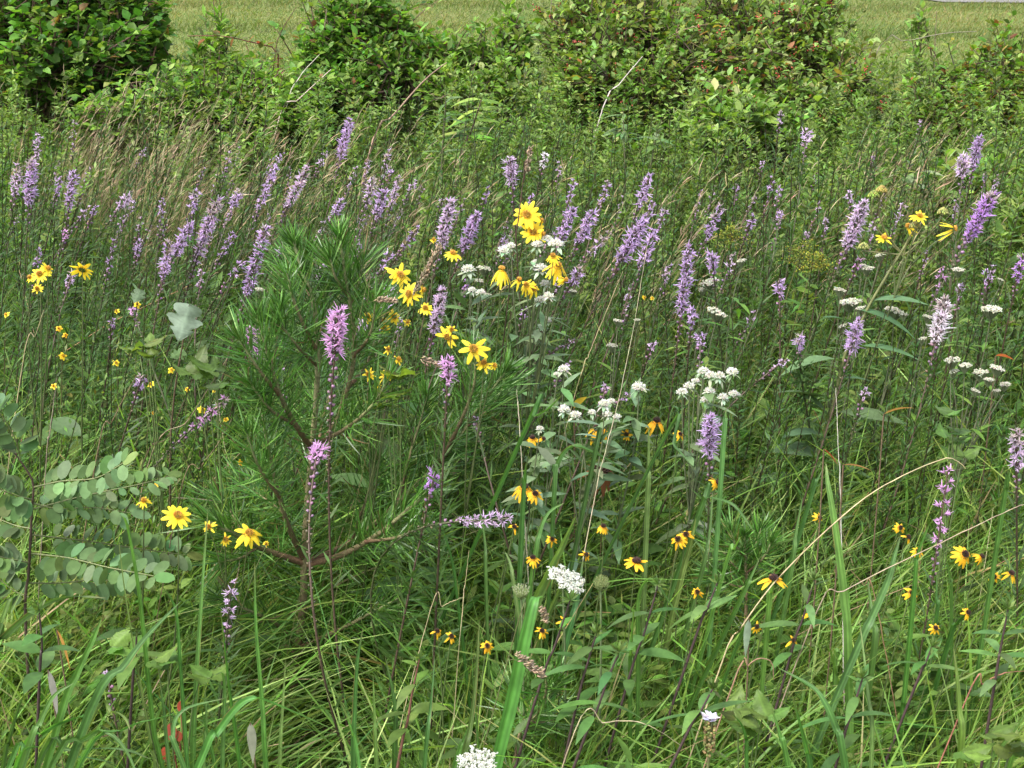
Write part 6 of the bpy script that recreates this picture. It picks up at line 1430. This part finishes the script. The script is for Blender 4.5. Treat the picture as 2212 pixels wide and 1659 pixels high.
# brambles with jagged leaflets
def bramble(label, Y, leaves, L, col, name="bramble", grp="low brambles"):
    Q = [at(T(*q), Y + rng.normal(0, .03)) for q in leaves]; base = np.mean(Q, 0); base[2] = 0
    root = thing(name, label, "bramble", base, grp)
    g = G()
    for q in Q: tubes(g, bez(base, base + (q - base) * np.array([.3, .3, 1.1]), q, 7), np.linspace(.0016, .0009, 7), (.09, .13, .04), 4)
    g.build("stems", M_STEM, root, base)
    for q in Q:
        az = rng.random() * 6
        for k in range(3):
            a_ = az + (k - 1) * 1.0
            lobed(root, base, q, (math.cos(a_), math.sin(a_) * .7 - .2, .12 + rng.normal(0, .15)), L * (.8 + .4 * rng.random()), vary(col, 1, .15)[0], np.array([-math.sin(a_), math.cos(a_), rng.normal(0, .2)]), mat=M_LEAF, lobes=3)
YG = (.10, .165, .03)
bramble("yellow green bramble with jagged leaves right of the lilac capped flower spike", 1.8, [('B3', 420, 1350), ('B3', 500, 1400), ('B3', 330, 1290), ('B3', 560, 1330)], .042, YG)
bramble("yellow green bramble with jagged leaves in the bottom right corner", 1.72, [('B3', 2080, 1480), ('B3', 2140, 1560), ('B3', 2000, 1430), ('B3', 1820, 1560), ('B3', 2180, 1480)], .042, YG)
bramble("yellow green bramble in the left weeds under the pale lobed leaf", 2.5, [('M1', 930, 590), ('M1', 1000, 650), ('M1', 880, 610), ('M1', 960, 560)], .036, (.11, .16, .035))
bramble("dark green bramble leaves under the tall stiff blades at left", 1.85, [('B1', 1000, 960), ('B1', 1090, 990), ('B1', 1350, 1080), ('B1', 720, 880)], .038, (.085, .17, .03))
bramble("bright green bramble leaves at right beside the near pinkish spike's top", 2.3, [('M3', 1830, 1300), ('M3', 1720, 1180), ('M3', 1800, 1130), ('M3', 1760, 1010)], .042, (.08, .15, .03))
bramble("yellowish bramble leaves by the wedge shaped leaf left of the pine", 2.45, [('M1', 1400, 760), ('M1', 1330, 740), ('M1', 1230, 770), ('M1', 1420, 830)], .055, (.07, .13, .025))
bramble("bright bramble leaves low at the centre behind the pine's right shoots", 2.4, [('M2', 330, 900), ('M2', 420, 780), ('M2', 280, 960)], .05, (.13, .19, .03))
# red sumac leaflets under the tall blades
base = at(T('B1', 1110, 1600), 1.95); base[2] = 0
root = thing("red_leaved_sprout", "sprout with bright orange red leaves low behind the tall stiff blades at left", "red leaves", base)
g = G(); Q = [at(T(*q), 1.95) for q in (('B1', 1100, 1420), ('B1', 1160, 1260), ('B1', 1060, 1560), ('B1', 1150, 1450))]
for q in Q: tubes(g, bez(base, base + (q - base) * .5 + .01, q, 6), .0015, (.2, .06, .04), 4)
g.build("stem", M_STEM, root, base)
for q, l in zip(Q, (.03, .018, .022, .018)):
    g = G(); ribbons(g, q + np.array([0, 0, l * .5]), (.1, -.4, -1), l, l * .6, np.zeros(3), (1, .2, .1), vary((.30, .06, .03), 1, .1), 6, 'oval', .15); g.build("leaf", M_LEAF, root, base)
def lone_leaf(label, q, Y, L, W, d, col):
    P = at(T(*q), Y); base = P.copy(); base[2] = 0
    root = thing("coloured_leaf_sprout", label, "coloured leaf", base, "sprouts with one coloured leaf")
    g = G(); tubes(g, bez(base, base + np.array([.01, 0, P[2] * .6]), P, 6), .0013, (.12, .08, .05), 4); g.build("stem", M_STEM, root, base)
    g = G(); ribbons(g, P, d, L, W, np.array([0, 0, -.25 * L]), np.cross(nrm(np.array(d, float)), (0, .6, 1.0)), vary(col, 1, .05), 7, 'leaf', .2); g.build("leaf", M_LEAF, root, base)
lone_leaf("brown dead leaf hanging in the green thicket below the leaf sprays", ('B1', 365, 770), 1.95, .055, .02, (.35, -.3, -.9), (.38, .20, .06))
lone_leaf("small orange red leaf behind the creamy clusters at right", ('M3', 2030, 655), 2.7, .035, .028, (.8, -.3, .1), (.5, .13, .08))
lone_leaf("dark red round leaf beside the large leaved rosinweed's stem", ('M3', 925, 1255), 2.2, .03, .022, (.6, -.5, -.4), (.28, .06, .03))
lone_leaf("pink edged leaf low right of the white dead stalk", ('M3', 1050, 1355), 2.1, .045, .014, (1, -.2, .1), (.36, .20, .14))
lone_leaf("tan orange leaf right of the large leaved rosinweed", ('M3', 1310, 1030), 2.35, .06, .016, (.9, -.2, .55), (.34, .20, .09))
lone_leaf("golden brown leaf behind the mint heads above the fullest black-eyed susan", ('M2', 1505, 990), 2.6, .05, .02, (.5, -.3, .85), (.36, .24, .06))
lone_leaf("grey folded leaf hanging left of the tiny orange petal", ('B3', 445, 700), 1.95, .05, .013, (-.1, -.3, -1), (.26, .31, .25))
lone_leaf("silver green leaf hanging at the pine's foot", ('B1', 1610, 1370), 1.8, .05, .015, (.05, -.3, -1), (.20, .26, .20))
lone_leaf("silver green leaf hanging left, below the brown dead leaf", ('B1', 310, 1030), 1.85, .06, .018, (.2, -.3, -1), (.20, .26, .20))

# ------------------------------------------------------------------ tufts of tan broomsedge
def sedge(label, q, Y, h, n=70, green=.25, spread_=.07, lean=.25):
    lean *= .42
    p = at(T(*q), Y); base = np.array([p[0], Y, 0]); H = p[2] if h is None else h
    root = thing("broomsedge", label, "dry grass tuft", base, "tan broomsedge tufts")
    g = G(); m = n
    L = H * (.6 + .5 * rng.random(m)); P0 = base + np.stack([rng.normal(0, spread_, m) - lean * H * .5, rng.normal(0, spread_, m), 0 * L], 1)
    d = np.stack([lean + rng.normal(0, .13, m), rng.normal(0, .13, m), np.ones(m)], 1)
    bend = np.stack([L * (.12 + .2 * rng.random(m)), L * rng.normal(0, .12, m), -L * .12 * rng.random(m)], 1)
    k = rng.random(m) < green
    cc = pick([(.29, .24, .13), (.22, .17, .10), (.35, .29, .16), (.18, .135, .08)], m, [3, 3, 2, 1.5]); cc[k] = pick([(.11, .17, .07), (.14, .20, .07)], int(k.sum()))
    gb_ = np.clip(.45 + .6 * green + rng.normal(0, .15, m), 0, 1)[:, None]
    ribbons(g, P0, d, L, .0014 + .0014 * rng.random(m), bend, None, cc * (1 - gb_) + vary((.11, .20, .075), m, .2) * gb_ if green > .03 else cc, 7, 'straw', 0, cc)
    st = g.build("straws", M_DRY, root, base)
    g = G(); i = rng.choice(m, m * 2 // 3, False); i = np.repeat(i, 7); u = .72 + .28 * rng.random(len(i))
    P1 = P0[i] + nrm(d[i]) * (L[i] * u)[:, None] + bend[i] * (u ** 2)[:, None]
    dd = nrm(d[i]) * L[i][:, None] + 2 * bend[i] * u[:, None]; dd = nrm(nrm(dd) + rng.normal(0, .22, (len(i), 3)))
    ribbons(g, P1, dd, .03 + .03 * rng.random(len(i)), .0024, np.array([.006, 0, -.006]), None, pick([(.31, .24, .14), (.24, .165, .10), (.38, .31, .19)], len(i)), 2, 'needle')
    g.build("seed_sprays", M_DRY, st, base)
for lab, q, Y, n, gr in [
 ("dark brown matted dry grass at the very left edge under the big dark shrub", ('T1', 60, 640), 5.0, 150, .02),
 ("tall tan tuft at upper left leaning right below the big dark shrub", ('T1', 240, 560), 4.9, 90, .1), ("second tan tuft from the left edge with curved tips against dark leaves", ('T1', 370, 540), 4.8, 80, .1),
 ("tan tuft whose tips catch light right of the curved one", ('T1', 540, 640), 4.7, 70, .2), ("tall narrow tan tuft reaching highest before the bramble thicket", ('T1', 800, 480), 4.8, 60, .1),
 ("brown tuft right beside the highest tan tuft", ('T1', 900, 600), 4.7, 80, .1), ("low straw tuft in front of the highest tan tuft", ('T1', 720, 760), 4.4, 90, .4),
 ("tan tuft between two slim faded purple tips at upper left", ('T1', 560, 720), 4.3, 90, .4), ("green and tan tuft above the tufted bent purple head", ('T1', 860, 880), 4.1, 90, .5),
 ("wispy tuft with single bright bent straw left of centre", ('T1', 1020, 830), 4.3, 80, .4), ("tan tuft with arched tips above the dense left purple row", ('T1', 1200, 870), 4.2, 110, .35),
 ("pale tuft before the bramble thicket's right end", ('T1', 1380, 860), 4.3, 100, .3), ("tan wispy tuft left of the tall gapped purple spike", ('T1', 1420, 700), 4.8, 60, .2),
 ("pinkish tan tuft behind the tall gapped purple spike", ('T1', 1800, 980), 4.0, 110, .3), ("straw tuft under the pale crooked twigs", ('T1', 1960, 860), 4.4, 100, .3),
 ("broad straw tuft left of the tallest left purple spike", ('T1', 2060, 880), 4.2, 100, .35), ("green and tan tuft around the slim high spikes over the pine", ('T2', 330, 870), 4.0, 80, .6),
 ("small tan tuft left of the pale topped central spike", ('T2', 720, 1020), 4.0, 70, .6), ("thin tan tuft right of the dark dead seed stalk", ('T2', 1400, 1050), 3.8, 60, .3), ("tan tuft behind the slim spike right of the yellow daisies", ('T2', 1560, 1100), 3.7, 70, .35),
 ("drooping straw fountain right of the longest right spike, before green leaves", ('T3', 240, 1060), 3.8, 60, .1), ("arched tan tuft beside the round lavender tip at right", ('T3', 950, 850), 4.7, 90, .1),
 ("reddish tan tuft in front of the right shrubs' gap", ('T3', 1080, 830), 4.5, 110, .1), ("long pale tuft slanting below the reddish tan one", ('T3', 1040, 1060), 4.0, 90, .2),
 ("tan tuft with bent tips left of the dark hollow under the rusty shrub", ('T3', 1340, 820), 4.7, 90, .15), ("grey brown upright dead stalk tuft in the dark hollow of the rusty shrub", ('T3', 1790, 880), 5.2, 50, .05),
 ("grey dead stalk tuft in the dark hollow left of the silvery pair of spikes", ('T3', 1610, 1080), 4.6, 50, .1), ("thin grey stalk tuft at the right edge under the rusty shrub", ('T3', 2140, 900), 5.0, 50, .05)]:
    sedge(lab, q, Y, None, int(n * .65), gr, .07, .28 if q[0] != 'T3' else .16)
